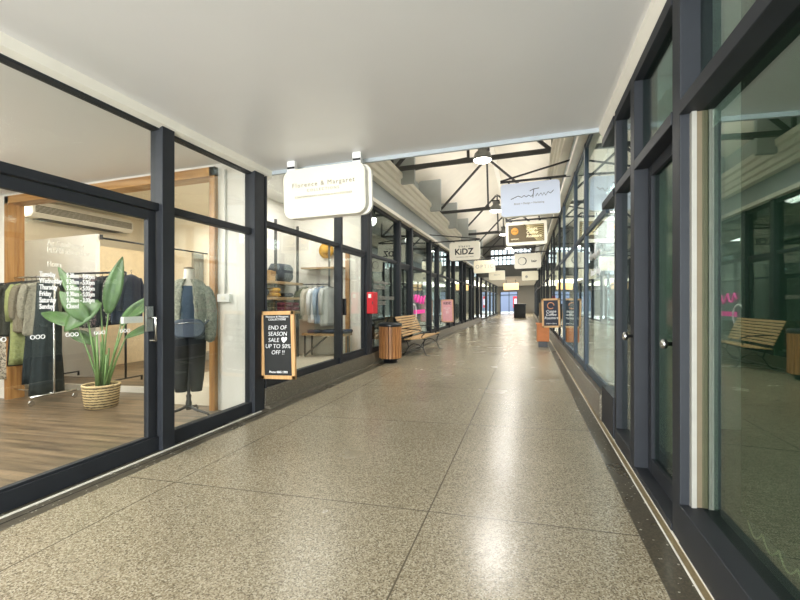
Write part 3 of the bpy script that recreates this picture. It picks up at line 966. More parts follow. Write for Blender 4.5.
# ---- wall hung chalkboards
def board(label, cx, Y, z0, z1, wd, side, frame_m, face_m, group):
    t = thing('chalkboard', label, 'board', (cx, Y, (z0 + z1) / 2), 0, group, RT)
    h = (z1 - z0) / 2
    f = MB()
    f.box(-wd / 2, -wd / 2 + 0.045, -0.02, 0.02, -h, h).box(wd / 2 - 0.045, wd / 2, -0.02, 0.02, -h, h)
    f.box(-wd / 2, wd / 2, -0.02, 0.02, -h, -h + 0.045).box(-wd / 2, wd / 2, -0.02, 0.02, h - 0.045, h)
    obj('frame', f, frame_m, t, bevel=0.003)
    obj('slate', MB().box(-wd / 2 + 0.04, wd / 2 - 0.04, -0.01, 0.01, -h + 0.04, h - 0.04), face_m, t)
    xe = side * (wd / 2 + 0.05)
    b = MB().box(min(side * wd / 2, xe), max(side * wd / 2, xe), -0.015, 0.015, h - 0.06, h - 0.03)
    b.box(min(side * wd / 2, xe), max(side * wd / 2, xe), -0.015, 0.015, -h + 0.03, -h + 0.06)
    b.box(xe - 0.015, xe + 0.015, -0.02, 0.02, -h - 0.06, h + 0.04)
    obj('hinge_bracket', b, M_BLACK, t)
    return t


M_CHALK = mat('chalkboard_black', (38, 39, 38), 0.8, 0, 0.15, 6)
c1 = board('timber framed chalkboard announcing an end of season sale, left of the shelves window', -2.92, 4.56, 0.39, 1.22, 0.47, -1, M_WOODC, M_CHALK, None)
obj('lettering', text_mesh('Florence & Margaret\nCOLLECTIONS', 0.034, 'front', spacing=1.1), M_LETTER, c1, (0, -0.011, 0.33))
obj('lettering', text_mesh('END OF\nSEASON\nSALE \u2665\nUP TO 50%\nOFF !!', 0.072, 'front', shear=0.15, line=1.05, bold=-0.0006), M_LETTER, c1, (0, -0.011, 0.06))
obj('lettering', text_mesh('Phone 4365 1393', 0.036, 'front', bold=0.0008), M_LETTER, c1, (0, -0.011, -0.33))
c2 = board('timber framed cafe chalkboard with an orange swirl, hung on the right shopfronts', 0.56, 11.0, 0.61, 1.32, 0.42, 1, M_WOODC, mat('chalkboard_navy', (44, 48, 62), 0.7), None)
obj('emblem', MB().tube([(0.075 * math.cos(a * PI / 8), 0, 0.075 * math.sin(a * PI / 8)) for a in range(15)], 0.012, 6), mat('copper_paint', (205, 140, 100), 0.5), c2, (0.0, -0.016, 0.18))
obj('lettering', text_mesh('Cuppa\nCoffee\nRoasters', 0.09, 'front', shear=0.25, line=0.9), M_LETTER, c2, (0, -0.011, -0.04))
obj('lettering', text_mesh('OPEN 7 DAYS', 0.04, 'front'), M_LETTER, c2, (0, -0.011, -0.26))
c3 = board('pink notice board hung on the far left shopfront beyond the bench', -2.83, 15.6, 0.58, 1.42, 0.45, -1, mat('peach_frame', (226, 170, 140), 0.6), mat('pink_board', (232, 170, 176), 0.6), None)
c3.name = 'notice_board'
obj('lettering', text_mesh('KiDZ', 0.12, 'front', bold=0.003), M_DKLETTER, c3, (0, -0.012, 0.28))
obj('lettering', text_mesh('baby wear\nboys\ngirls\ngifts', 0.06, 'front'), M_WHITE, c3, (0, -0.012, 0.02))

# ================================================================= RED BOX, BIN, BENCH
rb = thing('red_box', 'bright red enamelled box fixed to the post beside the bin', 'box', (-3.1, 8.2, 1.1))
obj('body', MB().box(-0.02, 0.13, -0.12, 0.12, 0, 0.44), M_RED, rb, bevel=0.012)
obj('door', MB().box(-0.0, 0.12, -0.13, -0.118, 0.02, 0.42), M_RED, rb)
obj('label_plate', MB().box(0.02, 0.08, -0.134, -0.13, 0.32, 0.4), M_WHITE, rb)
obj('latch', MB().box(0.1, 0.115, -0.14, -0.13, 0.19, 0.25), M_BLACK, rb)

bn = thing('litter_bin', 'round timber slatted litter bin with a black rim beside the bench', 'bin', (-2.9, 8.95, 0))
obj('base', MB().lathe([(0.15, 0), (0.15, 0.07), (0.2, 0.07), (0.2, 0.1)], n=24), M_BLACK, bn)
obj('liner', MB().lathe([(0.2, 0.1), (0.2, 0.84), (0.17, 0.84), (0.17, 0.3), (0.1, 0.3)], n=24), M_BLACK, bn)
for j in range(20):
    a = 2 * PI * j / 20
    sl = MB().box(-0.031, 0.031, -0.012, 0.012, 0.1, 0.81)
    obj('slat', sl, M_WOODB, bn, (0.235 * math.cos(a), 0.235 * math.sin(a), 0), (0, 0, a + PI / 2), bevel=0.004)
obj('rim', MB().lathe([(0.17, 0.815), (0.255, 0.815), (0.26, 0.84), (0.22, 0.87), (0.17, 0.86)], n=28), M_BLACK, bn)
obj('bag', MB().lathe([(0.245, 0.79), (0.262, 0.8), (0.262, 0.86), (0.2, 0.88), (0.165, 0.84)], n=20), mat('bin_bag', (46, 48, 50), 0.3), bn)

be = thing('bench', 'timber slatted bench with curled iron legs facing the arcade beside the bin', 'bench', (-2.68, 10.95, 0))
L2 = 0.98
for i in range(7):
    x = 0.27 - i * 0.075
    z = 0.43 - (i * 0.006) + (0.012 if i == 0 else 0)
    obj('seat_slat', MB().box(x - 0.03, x + 0.03, -L2, L2, z, z + 0.025), M_WOODS, be, bevel=0.004)
for i in range(8):
    z = 0.5 + i * 0.062
    x = -0.235 - i * 0.026
    sl = MB().bar((0, -L2, 0), (0, L2, 0), 0.02, 0.05)
    obj('back_slat', sl, M_WOODS, be, (x, 0, z), (0, math.radians(-22), 0), bevel=0.004)
for s in (-1, 1):
    yy = s * 0.82
    leg = MB()
    leg.tube([(0.42, yy, 0.012), (0.34, yy, 0.012), (0.3, yy, 0.06), (0.24, yy, 0.2), (0.26, yy, 0.34), (0.3, yy, 0.42)], 0.013)
    leg.tube([(-0.36, yy, 0.012), (-0.28, yy, 0.012), (-0.22, yy, 0.06), (-0.12, yy, 0.22), (-0.2, yy, 0.42), (-0.26, yy, 0.5), (-0.45, yy, 0.96)], 0.013)
    leg.tube([(-0.2, yy, 0.415), (0.3, yy, 0.42)], 0.013)
    leg.tube([(-0.12, yy, 0.22), (0.0, yy, 0.3), (0.12, yy, 0.28), (0.24, yy, 0.2)], 0.01)
    obj('leg', leg, M_BLACK, be, label='black iron leg frame')
    arm = MB().tube([(-0.32, yy, 0.66), (-0.1, yy, 0.66), (0.12, yy, 0.64), (0.24, yy, 0.6), (0.27, yy, 0.54), (0.22, yy, 0.5), (0.2, yy, 0.44)], 0.012)
    obj('armrest', arm, M_BLACK, be, label='black iron armrest')

# planter / counter by the cafe board
kb = thing('cafe_counter', 'small orange timber stand behind the cafe chalkboard', 'stand', (0.42, 12.4, 0))
obj('body', MB().box(-0.16, 0.16, -0.2, 0.2, 0.16, 0.62), mat('orange_timber', (190, 112, 50), 0.5), kb, bevel=0.01)
obj('top', MB().box(-0.18, 0.18, -0.22, 0.22, 0.62, 0.66), mat('orange_timber', (190, 112, 50), 0.5), kb)
obj('base', MB().box(-0.12, 0.12, -0.16, 0.16, 0.0, 0.16), M_BLACK, kb)
pc = tag(obj('menu_stand', MB().box(-0.1, 0.1, -0.02, 0.02, 0, 0.55).box(-0.1, 0.1, -0.1, 0.1, 0, 0.02), mat('brown_stand', (98, 80, 52), 0.6), None, (0.42, 12.4, 0.66)), 'brown upright stand on top of the orange timber stand', 'stand')
kk = thing('kiosk', 'dark square kiosk counter in the far hall by the exit', 'counter', (-0.55, 36, 0))
obj('body', MB().box(-0.45, 0.45, -1.2, 1.2, 0, 1.05), M_DARKWALL, kk)
obj('top', MB().box(-0.5, 0.5, -1.25, 1.25, 1.05, 1.12), M_BLACK, kk)
pp = thing('far_poster', 'red and white poster seen outside the exit', 'poster', (-1.6, 54, 0))
obj('panel', MB().box(-0.05, 0.45, 0, 0.05, 0.6, 2.0), mat('poster_red', (214, 60, 70), 0.6), pp)
obj('print', MB().box(0.1, 0.4, -0.01, 0, 0.9, 1.7), mat('poster_white', (225, 225, 240), 0.6), pp)
obj('leg', MB().box(-0.05, 0.0, 0, 0.05, 0, 0.6), M_BLACK, pp)
obj('leg', MB().box(0.4, 0.45, 0, 0.05, 0, 0.6), M_BLACK, pp)

# ================================================================= LEFT SHOP
# ceiling spot
sp = thing('ceiling_spotlight', 'white adjustable spotlight on the clothing shop ceiling', 'lamp', (-3.75, 3.6, 3.09))
obj('rose', MB().lathe([(0.045, 0), (0.045, -0.03), (0.02, -0.035)], n=20), M_CHROME, sp)
obj('stem', MB().tube([(0, 0, -0.03), (0, 0, -0.1)], 0.008), M_CHROME, sp)
obj('shade', MB().lathe([(0.02, 0.04), (0.035, 0.03), (0.05, -0.02), (0.062, -0.08), (0.052, -0.08)], n=20), M_WHITE, sp, (0, 0, -0.13), (math.radians(25), math.radians(20), 0))

ac = thing('air_conditioner', 'long cream wall air conditioner above the fitting cubicles', 'air conditioner', (-9.6, 7.0, 3.2))
obj('body', MB().prism([(0, 0), (0.3, 0), (0.36, 0.08), (0.36, 0.24), (0.26, 0.33), (0, 0.33)], 'y', -1.1, 1.1), M_TRIM, ac)
gr = MB()
for i in range(6):
    gr.box(0.355, 0.37, -1.06, 1.06, 0.09 + i * 0.025, 0.105 + i * 0.025)
obj('grille', gr, mat('brown_grille', (96, 88, 68), 0.6), ac)
obj('outlet', MB().box(0.02, 0.28, -0.9, 0.9, -0.01, 0.0), M_BLACK, ac)
tb = thing('tube_light', 'short glowing tube light left of the air conditioner', 'lamp', (-9.5, 5.75, 3.3))
obj('body', MB().box(-0.09, 0.02, -0.1, -0.03, 0.02, 0.08), M_CHROME, tb)
obj('tube', MB().tube([(-0.02, -0.03, 0.05), (-0.02, 0.3, 0.05)], 0.04, 10), M_LAMPG, tb)

cr = thing('curtain_rail', 'thin black curtain rail along the fitting cubicles', 'rail', (-7.62, 0, 2.66))
obj('rod', MB().tube([(0, 5.98, 0), (0, 8.75, 0)], 0.018), M_BLACK, cr)
obj('end_bracket', MB().box(-0.03, 0.03, 5.98, 6.02, -0.03, 0.06), M_BLACK, cr)


def curtain(y0, y1, label):
    mb = MB()
    n = 40
    prof = []
    for i in range(n + 1):
        t = i / n
        prof.append((y0 + (y1 - y0) * t, 0.04 * math.sin(t * PI * 9)))
    outer = [[(x + 0.008, y, z) for y, x in prof] + [(x - 0.008, y, z) for y, x in reversed(prof)] for z in (0.12 - 2.62, 0.0)]
    mb.rings(outer, True, True)
    return tag(obj('curtain', mb, mat('grey_green_curtain', (112, 108, 94), 0.9, 0, 0.1, 30), None, (-7.62, 0, 2.63)), label, 'curtain', 'fitting room curtains')


curtain(7.05, 7.35, 'drawn back grey curtain of the nearer fitting cubicle')
curtain(8.25, 8.6, 'drawn back grey curtain of the farther fitting cubicle')


# garments: local frame, hook at origin, hanging down, broad side along local Y, thickness along X
def garment(kind, ln, wd=0.42, th=0.05, sleeves=True, n=22, seed=0, flare=1.0):
    rd = random.Random(seed)
    mb = MB()
    ph = rd.random() * 6
    secs = []
    if kind == 'trousers' or kind == 'skirt':
        top = -0.08
        K = 10
        for i in range(K + 1):
            t = i / K
            secs.append((0, 0, top - ln * t, th * (0.7 + 0.5 * t * flare), wd / 2 * (0.55 + 0.3 * t * flare)))
    else:
        secs = [(0, 0, -0.035, 0.02, 0.05), (0, 0, -0.06, 0.035, wd * 0.22), (0, 0, -0.1, th * 0.8, wd * 0.42), (0, 0, -0.16, th, wd * 0.46)]
        K = 9
        for i in range(1, K + 1):
            t = i / K
            secs.append((0.004 * math.sin(i + ph), 0, -0.16 - (ln - 0.16) * t, th * (1 + 0.25 * t * flare), wd * (0.42 + 0.08 * t * flare)))
    mb.loft(secs, 28, lambda i, a: 1 + (0.0 if i < 3 else 0.10) * math.sin(7 * a + ph + i * 0.15) + (0.05 if i > 3 else 0) * math.sin(13 * a + i * 0.7))
    if sleeves:
        for s in (-1, 1):
            pts = [(0.0, s * wd * 0.36, -0.1), (0.012, s * wd * 0.48, -0.2), (0.02, s * wd * 0.52, -0.4), (0.02, s * wd * 0.5, -0.62)]
            mb.tube(pts, [0.05, 0.056, 0.048, 0.04], 12)
    return mb


def hanger_mb():
    mb = MB()
    mb.tube([(0, 0, -0.03), (0, 0, 0.0), (0, 0.018, 0.02), (0, 0.0, 0.04), (0, -0.018, 0.025)], 0.003, 5)
    mb.tube([(0, -0.2, -0.085), (0, -0.1, -0.05), (0, 0, -0.03), (0, 0.1, -0.05), (0, 0.2, -0.085)], 0.007, 6)
    return mb


def hang(name, label, cat, loc, rz, mb, m, group, furry=0.0):
    t = thing(name, label, cat, loc, rz, group)
    g_ = obj('fabric', mb, m, t)
    if furry:
        s_ = g_.modifiers.new('sub', 'SUBSURF'); s_.levels = 2; s_.render_levels = 2
        tex = bpy.data.textures.new('fur', 'CLOUDS'); tex.noise_scale = 0.02
        d_ = g_.modifiers.new('fur', 'DISPLACE'); d_.texture = tex; d_.strength = furry; d_.mid_level = 0.4
    obj('hanger', hanger_mb(), M_BLACK, t)
    return t


C_DKFUR = mat('dark_fur', (54, 54, 46), 0.95, 0, 0.4, 60, 0.6)
C_GREEN = mat('olive_knit', (136, 142, 92), 0.9, 0, 0.2, 30, 0.4)
C_GREYFUR = mat('grey_fur', (134, 130, 114), 0.95, 0, 0.35, 50, 0.6)
C_TEAL = mat('dark_teal_cloth', (28, 38, 40), 0.85, 0, 0.2, 20)
C_BLACK = mat('black_cloth', (24, 26, 30), 0.9, 0, 0.2, 20)
C_NAVY = mat('navy_cloth', (38, 46, 66), 0.85, 0, 0.2, 20)
C_PATT = pattern('floral_print_cloth', (190, 184, 170), (44, 44, 48), 45)
C_PATT2 = pattern('pink_fleck_cloth', (150, 120, 118), (40, 42, 50), 60)
C_SNOW = pattern('pale_animal_print', (70, 62, 54), (186, 176, 156), 50)

# rack 1 (silver, rail roughly along X)
A1 = math.radians(176)
R1 = (-6.5, 4.42, 0.0)
RZ1 = 1.80
rk = thing('clothes_rack', 'silver wheeled garment rack of furs and dark trousers behind the glass door', 'rack', R1, A1)
LEN1 = 1.7
obj('rail', MB().tube([(0, 0, RZ1), (LEN1, 0, RZ1)], 0.014), M_CHROME, rk)
for xx in (0.0, LEN1):
    obj('upright', MB().tube([(xx, 0, RZ1), (xx, 0, 0.5), (xx, 0, 0.32), (xx, 0, 0.12)], 0.014), M_CHROME, rk)
    obj('foot_bar', MB().tube([(xx, -0.3, 0.12), (xx, 0.3, 0.12)], 0.014), M_CHROME, rk)
    for yy in (-0.28, 0.28):
        w_ = obj('caster', MB().lathe([(0.035, -0.012), (0.04, 0), (0.035, 0.012)], n=14), M_CHROME, rk, (xx, yy, 0.042), (0, PI / 2, 0))
        obj('stem', MB().tube([(0, 0, 0), (0.075, 0, 0)], 0.008), M_CHROME, w_)
obj('lower_bar', MB().tube([(0, 0, 0.12), (LEN1, 0, 0.12)], 0.011), M_CHROME, rk)
ca, sa = math.cos(A1), math.sin(A1)
items1 = [
    ('trousers', 'pair of black wide trousers at the end of the silver rack', 0.16, garment('trousers', 1.6, 0.44, 0.07, False, seed=1, flare=1.2), C_TEAL, 0),
    ('fur_vest', 'grey fur vest hanging near the end of the silver rack', 0.3, garment('coat', 0.85, 0.42, 0.055, True, seed=2), C_GREYFUR, 0.02),
    ('long_dress', 'dark teal long dress behind the grey fur vest', 0.4, garment('trousers', 1.45, 0.4, 0.05, False, seed=3), C_TEAL, 0),
    ('fur_jacket', 'shaggy brown grey fur jacket beside the olive cardigan', 0.5, garment('coat', 0.8, 0.42, 0.055, True, seed=4), mat('brown_grey_fur', (118, 110, 92), 0.95, 0, 0.3, 50, 0.6), 0.02),
    ('cardigan', 'long olive green cardigan on the silver rack', 0.62, garment('coat', 1.25, 0.42, 0.05, True, seed=5), C_GREEN, 0),
    ('trousers', 'slim black trousers beside the olive cardigan', 0.74, garment('trousers', 1.2, 0.4, 0.04, False, seed=6), C_BLACK, 0),
    ('fur_coat', 'dark shaggy fur coat on the silver rack at the picture edge', 0.88, garment('coat', 0.85, 0.44, 0.07, True, seed=7), C_DKFUR, 0.025),
    ('printed_trousers', 'pale animal print trousers under the dark fur coat', 1.0, garment('trousers', 1.4, 0.4, 0.05, False, seed=8), C_SNOW, 0),
    ('fur_coat', 'black fur coat at the far end of the silver rack', 1.14, garment('coat', 0.9, 0.44, 0.06, True, seed=9), C_DKFUR, 0.02),
]
for nm, lb, d, mb, m, fur in items1:
    hang(nm, lb, nm.replace('_', ' '), (R1[0] + ca * d, R1[1] + sa * d, RZ1 - 0.01), A1 + random.uniform(-0.25, 0.25), mb, m, 'clothes on the silver rack', fur)

# rack 2 (black pipe) on the raised floor
R2 = (-6.27, 5.36, 0.08)
A2 = math.radians(180)
LEN2 = 1.45
RZ2 = 1.83
rk2 = thing('clothes_rack', 'black pipe garment rack of dark prints behind the potted plant', 'rack', R2, A2)
obj('rail', MB().tube([(0, 0, RZ2), (LEN2, 0, RZ2)], 0.017), M_BLACK, rk2)
for xx in (0.0, LEN2):
    obj('upright', MB().tube([(xx, 0, RZ2), (xx, 0, 0.1)], 0.017), M_BLACK, rk2)
    obj('foot', MB().tube([(xx, -0.3, 0.03), (xx, -0.3, 0.1), (xx, 0.3, 0.1), (xx, 0.3, 0.03)], 0.018), M_BLACK, rk2)
cm = [C_NAVY, C_NAVY, C_PATT, C_BLACK, C_PATT2, C_PATT, C_NAVY, C_PATT2, C_BLACK, C_PATT]
cn = ['navy', 'deep navy', 'floral print', 'black', 'pink flecked', 'monochrome print', 'dark blue', 'pink and navy', 'plain black', 'spotted']
od = ['first', 'second', 'third', 'fourth', 'fifth', 'sixth', 'seventh', 'eighth', 'ninth', 'tenth']
for i in range(10):
    d = -0.12 + i * 0.155
    hang('blouse', '%s blouse, %s from the right end of the black rack' % (cn[i], od[i]), 'blouse', (R2[0] - d, R2[1], R2[2] + RZ2 - 0.01), A2 + random.uniform(0.15, 0.4), garment('coat', 0.78 + 0.1 * random.random(), 0.5, 0.06, True, seed=20 + i), cm[i], 'blouses on the black rack')

# plant in a woven basket
PX, PY = -5.45, 4.3
bk = thing('woven_basket', 'round woven basket with dark zigzag bands holding the plant', 'basket', (PX, PY, 0))
m, nt, b = base_mat('woven_straw')
tc = nt.nodes.new('ShaderNodeTexCoord')
wv = nt.nodes.new('ShaderNodeTexWave'); wv.bands_direction = 'Z'; wv.inputs['Scale'].default_value = 9; wv.inputs['Distortion'].default_value = 2.5; wv.inputs['Detail Scale'].default_value = 6
nt.links.new(tc.outputs['Object'], wv.inputs['Vector'])
r = nt.nodes.new('ShaderNodeValToRGB')
r.color_ramp.elements[0].position = 0.25; r.color_ramp.elements[1].position = 0.4
r.color_ramp.elements[0].color = lin((70, 58, 42)); r.color_ramp.elements[1].color = lin((196, 172, 126))
nt.links.new(wv.outputs['Fac'], r.inputs['Fac']); nt.links.new(r.outputs['Color'], b.inputs['Base Color'])
b.inputs['Roughness'].default_value = 0.9
obj('body', MB().lathe([(0.17, 0), (0.19, 0.02), (0.205, 0.15), (0.22, 0.28), (0.21, 0.3), (0.19, 0.28), (0.17, 0.2)], n=32), m, bk)
obj('rim', MB().tube([(0.212 * math.cos(a * PI / 12), 0.212 * math.sin(a * PI / 12), 0.3) for a in range(25)], 0.014, 6), mat('pale_straw', (206, 184, 140), 0.9), bk)
pl_ = thing('potted_plant', 'tall broad leaved green plant standing in the woven basket', 'plant', (PX, PY, 0.2))
M_LEAF = mat('leaf_green', (74, 104, 58), 0.4, 0, 0.3, 8)
M_STALK = mat('stalk_green', (108, 140, 84), 0.5, 0, 0.15, 8)
obj('soil', MB().lathe([(0.17, 0), (0.17, 0.03), (0.05, 0.04)], n=20), mat('soil', (60, 48, 36), 0.95), pl_)


def leaf(base, tip0, tip1, wd, face):
    """stalk from base to tip0, blade from tip0 to tip1"""
    b_, a_, c_ = Vector(base), Vector(tip0), Vector(tip1)
    mid = (b_ + a_) / 2 + Vector((0, 0, 0.04))
    obj('stalk', MB().tube([b_, mid, a_], [0.016, 0.012, 0.007], 8), M_STALK, pl_)
    d = (c_ - a_)
    L_ = d.length
    dn = d.normalized()
    f = Vector(face).normalized()
    s = dn.cross(f).normalized()
    f = s.cross(dn).normalized()
    K = 12
    rings = []
    for i in range(K + 1):
        t = i / K
        w_ = wd * (math.sin(PI * min(1, t * 0.93 + 0.06)) ** 0.8) * (1 - 0.25 * t)
        w_ = max(w_, 0.003)
        p = a_ + d * t + f * (-0.14 * L_ * t * t) 
        row = []
        for u in (-1, -0.5, 0, 0.5, 1):
            row.append(p + s * (w_ / 2 * u) + f * (abs(u) * w_ * 0.16 + 0.002))
        for u in (1, 0.5, 0, -0.5, -1):
            row.append(p + s * (w_ / 2 * u) + f * (abs(u) * w_ * 0.16 - 0.002))
        rings.append(row)
    obj('leaf', MB().rings(rings, True, True), M_LEAF, pl_)


FC = (0.6, -0.75, 0.25)   # faces towards the arcade
leaf((0.0, 0, 0.05), (0.12, 0.0, 1.05), (0.3, 0.02, 1.8), 0.24, FC)
leaf((0.03, 0.03, 0.05), (-0.08, 0.05, 1.2), (-0.3, -0.3, 0.85), 0.34, (0.5, -0.6, 0.6))
leaf((-0.03, 0, 0.05), (-0.22, -0.05, 1.1), (-0.55, -0.2, 1.7), 0.16, FC)
leaf((-0.05, 0.02, 0.05), (-0.42, 0.0, 0.85), (-1.0, -0.1, 1.12), 0.26, (0.3, -0.5, 0.8))
leaf((-0.05, 0.05, 0.05), (-0.3, 0.1, 0.62), (-0.75, 0.1, 0.85), 0.22, (0.3, -0.5, 0.8))
leaf((0.05, 0, 0.05), (0.4, 0.02, 0.95), (1.15, 0.1, 1.42), 0.24, (0.1, -0.7, 0.7))
leaf((0.06, 0.03, 0.05), (0.3, 0.1, 0.72), (0.9, 0.2, 0.98), 0.2, (0.2, -0.6, 0.7))
leaf((0.0, -0.04, 0.05), (-0.1, -0.1, 0.95), (-0.35, -0.3, 1.35), 0.24, FC)
leaf((0.03, 0.06, 0.05), (0.22, 0.1, 0.9), (0.62, 0.22, 1.3), 0.2, FC)
for k in range(5):
    a = k * 1.25
    obj('stalk', MB().tube([(0.05 * math.cos(a), 0.05 * math.sin(a), 0.04), (0.09 * math.cos(a), 0.09 * math.sin(a), 0.5 + 0.08 * k)], [0.018, 0.012], 8), M_STALK, pl_)

# ---- mannequin
MX, MY = -3.72, 3.98
mnq = thing('mannequin', 'headless dress form on a dark caster stand in the second window', 'mannequin', (MX, MY, 0), math.radians(36))
M_FORM = mat('mannequin_white', (226, 218, 204), 0.5)
body = MB().loft([(0, 0, 1.14, 0.05, 0.04), (0, 0, 1.15, 0.155, 0.1), (0, 0, 1.24, 0.125, 0.09), (0, 0, 1.36, 0.14, 0.1), (0, 0, 1.46, 0.155, 0.1), (0, 0.01, 1.54, 0.165, 0.075), (0, 0.01, 1.59, 0.1, 0.06), (0, 0.01, 1.63, 0.058, 0.055), (0, 0.0, 1.73, 0.05, 0.05), (0, 0, 1.74, 0.04, 0.04)], 24)
obj('body', body, M_FORM, mnq)
obj('neck_cap', MB().lathe([(0.052, 1.735), (0.052, 1.75), (0.02, 1.757)], n=20), mat('cap_taupe', (140, 126, 104), 0.5), mnq)
M_STAND = mat('stand_iron', (42, 40, 40), 0.5)
sd = MB().tube([(0, 0, 0.13), (0, 0, 0.3), (0, 0, 1.15)], 0.018, 10)
sd.lathe([(0.03, 0.12), (0.034, 0.2), (0.024, 0.24), (0.03, 0.28), (0.02, 0.3)], n=14)
obj('pole', sd, M_STAND, mnq)
for k in range(3):
    a = math.radians(200 + 120 * k)
    c, s = math.cos(a), math.sin(a)
    obj('foot', MB().tube([(0, 0, 0.17), (0.1 * c, 0.1 * s, 0.13), (0.28 * c, 0.28 * s, 0.1), (0.33 * c, 0.33 * s, 0.06)], [0.02, 0.016, 0.013, 0.012], 8), M_STAND, mnq)
    obj('caster', MB().lathe([(0.02, -0.012), (0.03, 0), (0.02, 0.012)], n=14), M_CHROME, mnq, (0.34 * c, 0.34 * s, 0.031), (PI / 2, 0, a))
# clothing worn by the form: children
M_TOP = mat('slate_blue_jersey', (64, 80, 98), 0.8, 0, 0.1, 30)
top = MB().loft([(0, 0, 0.98, 0.178, 0.125), (0, 0, 1.1, 0.17, 0.12), (0, 0, 1.24, 0.14, 0.102), (0, -0.003, 1.36, 0.155, 0.115), (0, -0.003, 1.45, 0.168, 0.115), (0, 0.0, 1.52, 0.15, 0.09), (0, 0.03, 1.58, 0.09, 0.045)], 28, lambda i, a: 1 + 0.02 * math.sin(9 * a + i))
obj('top', top, M_TOP, mnq, label='slate blue top')
for s in (-1, 1):
    tr = MB().loft([(s * 0.08, 0, 0.33, 0.06, 0.06), (s * 0.082, 0, 0.5, 0.078, 0.07), (s * 0.085, 0, 0.8, 0.098, 0.09), (s * 0.083, 0, 1.02, 0.1, 0.115)], 20, lambda i, a: 1 + 0.04 * math.sin(5 * a + i * 2))
    obj('trouser_leg', tr, C_BLACK, mnq, label='black tapered trouser leg')
M_FURJ = mat('sage_grey_fur', (138, 138, 122), 0.95, 0, 0.4, 45, 0.8)
# open jacket: a shell with a gap at the front
rings = []
for (z, rx, ry, gap) in ((1.02, 0.215, 0.155, 0.75), (1.15, 0.205, 0.15, 0.7), (1.3, 0.19, 0.14, 0.6), (1.42, 0.2, 0.14, 0.55), (1.52, 0.2, 0.12, 0.5), (1.58, 0.15, 0.09, 0.45), (1.62, 0.1, 0.075, 0.5)):
    row = []
    n = 24
    for sgn, k in ((1, 1.0), (-1, 0.86)):
        for j in range(n + 1):
            t = j / n if sgn > 0 else 1 - j / n
            a = -PI / 2 + gap / 1.6 + (2 * PI - 2 * gap / 1.6) * t
            q = k * (1 + 0.04 * math.sin(11 * a + z * 30))
            row.append((rx * q * math.cos(a), ry * q * math.sin(a), z))
    rings.append(row)
jk = MB().rings(rings, True, True)
jo = obj('fur_jacket', jk, M_FURJ, mnq, label='open sage grey fur jacket')
for s in (-1, 1):
    sv = MB().tube([(s * 0.15, 0.0, 1.53), (s * 0.21, 0, 1.45), (s * 0.235, -0.005, 1.25), (s * 0.235, -0.02, 1.05), (s * 0.225, -0.03, 0.88)], [0.055, 0.068, 0.066, 0.06, 0.05], 14)
    o_ = obj('sleeve', sv, M_FURJ, mnq, label='sage grey fur sleeve')
    for ob in (o_, jo) if s < 0 else (o_,):
        s_ = ob.modifiers.new('sub', 'SUBSURF'); s_.levels = 2; s_.render_levels = 2
        tex = bpy.data.textures.new('fur', 'CLOUDS'); tex.noise_scale = 0.018
        d_ = ob.modifiers.new('fur', 'DISPLACE'); d_.texture = tex; d_.strength = 0.03; d_.mid_level = 0.4
bag = tag(obj('belt_bag', MB().rings([[(x * k, y, z * k) for x, z in rrect(-0.17, 0.17, -0.1, 0.1, 0.09)] for y, k in ((0.03, 0.9), (0.01, 1.0), (-0.03, 1.0), (-0.045, 0.9))], True, True), mat('navy_leather', (58, 68, 88), 0.45), None, (MX + 0.135, MY - 0.15, 1.06), (0, 0, math.radians(36))), 'navy leather belt bag strapped round the mannequin waist', 'bag')
obj('strap', MB().tube([(0.16, 0.01, 0.04), (0.2, 0.08, 0.08), (0.17, 0.16, 0.09)], 0.01, 6), mat('navy_leather', (58, 68, 88)), bag)
obj('zip', MB().tube([(-0.13, -0.047, 0.05), (0, -0.052, 0.065), (0.13, -0.047, 0.05)], 0.004, 5), M_CHROME, bag)
obj('buckle', MB().tube([(0.175, -0.0, 0.06), (0.2, 0.0, 0.06), (0.2, 0.0, 0.09), (0.175, 0.0, 0.09), (0.175, 0, 0.06)], 0.004, 5), M_CHROME, bag)

swb = thing('switch_box', 'white switch box with its conduit on the white partition', 'switch', (-3.6, 4.46, 1.4))
obj('plate', MB().box(-0.1, 0.08, -0.04, 0.0, -0.05, 0.05), M_WHITE, swb, bevel=0.005)
obj('rocker', MB().box(-0.04, 0.02, -0.046, -0.04, -0.02, 0.02), M_TRIM, swb)
obj('conduit', MB().tube([(0, -0.015, 0.05), (0, -0.015, 1.6)], 0.012, 8), M_WHITE, swb)

# ================================================================= SECOND SHOP: shelves
SX = -4.85
sh = thing('shelving_unit', 'timber and black steel shelving along the rear wall of the second shop', 'shelves', (SX, 0, 0.25))
for yy in (6.2, 7.0, 7.8):
    obj('upright', MB().box(0.28, 0.32, yy, yy + 0.04, 0.0, 2.75 - 0.25 + 0.2), M_TRUSS, sh)
SHZ = [1.2, 1.48, 1.78]
for z in SHZ:
    obj('shelf_board', MB().box(0.0, 0.36, 6.1, 7.95, z - 0.25 - 0.05, z - 0.25), M_WOODL, sh, bevel=0.003)
obj('shelf_board', MB().box(0.0, 0.38, 6.1, 7.4, 0.66 - 0.29, 0.66 - 0.25), M_WOODL, sh, bevel=0.003)
for yy in (6.3, 7.2):
    obj('brace', MB().bar((0.05, yy, 0.0), (0.34, yy, 0.36), 0.03), M_TRUSS, sh)
sh2 = thing('wall_shelf', 'short timber shelf high on the white end wall', 'shelf', (-4.1, 8.2, 2.05))
obj('shelf_board', MB().box(-0.42, 0.48, -0.3, 0, 0, 0.035), wood('shelf_timber_cross', (140, 112, 74), (182, 152, 110), 'X', 0, 4), sh2)
obj('upright', MB().box(0.2, 0.23, -0.28, -0.25, -0.38, 0.5), M_TRUSS, sh2)
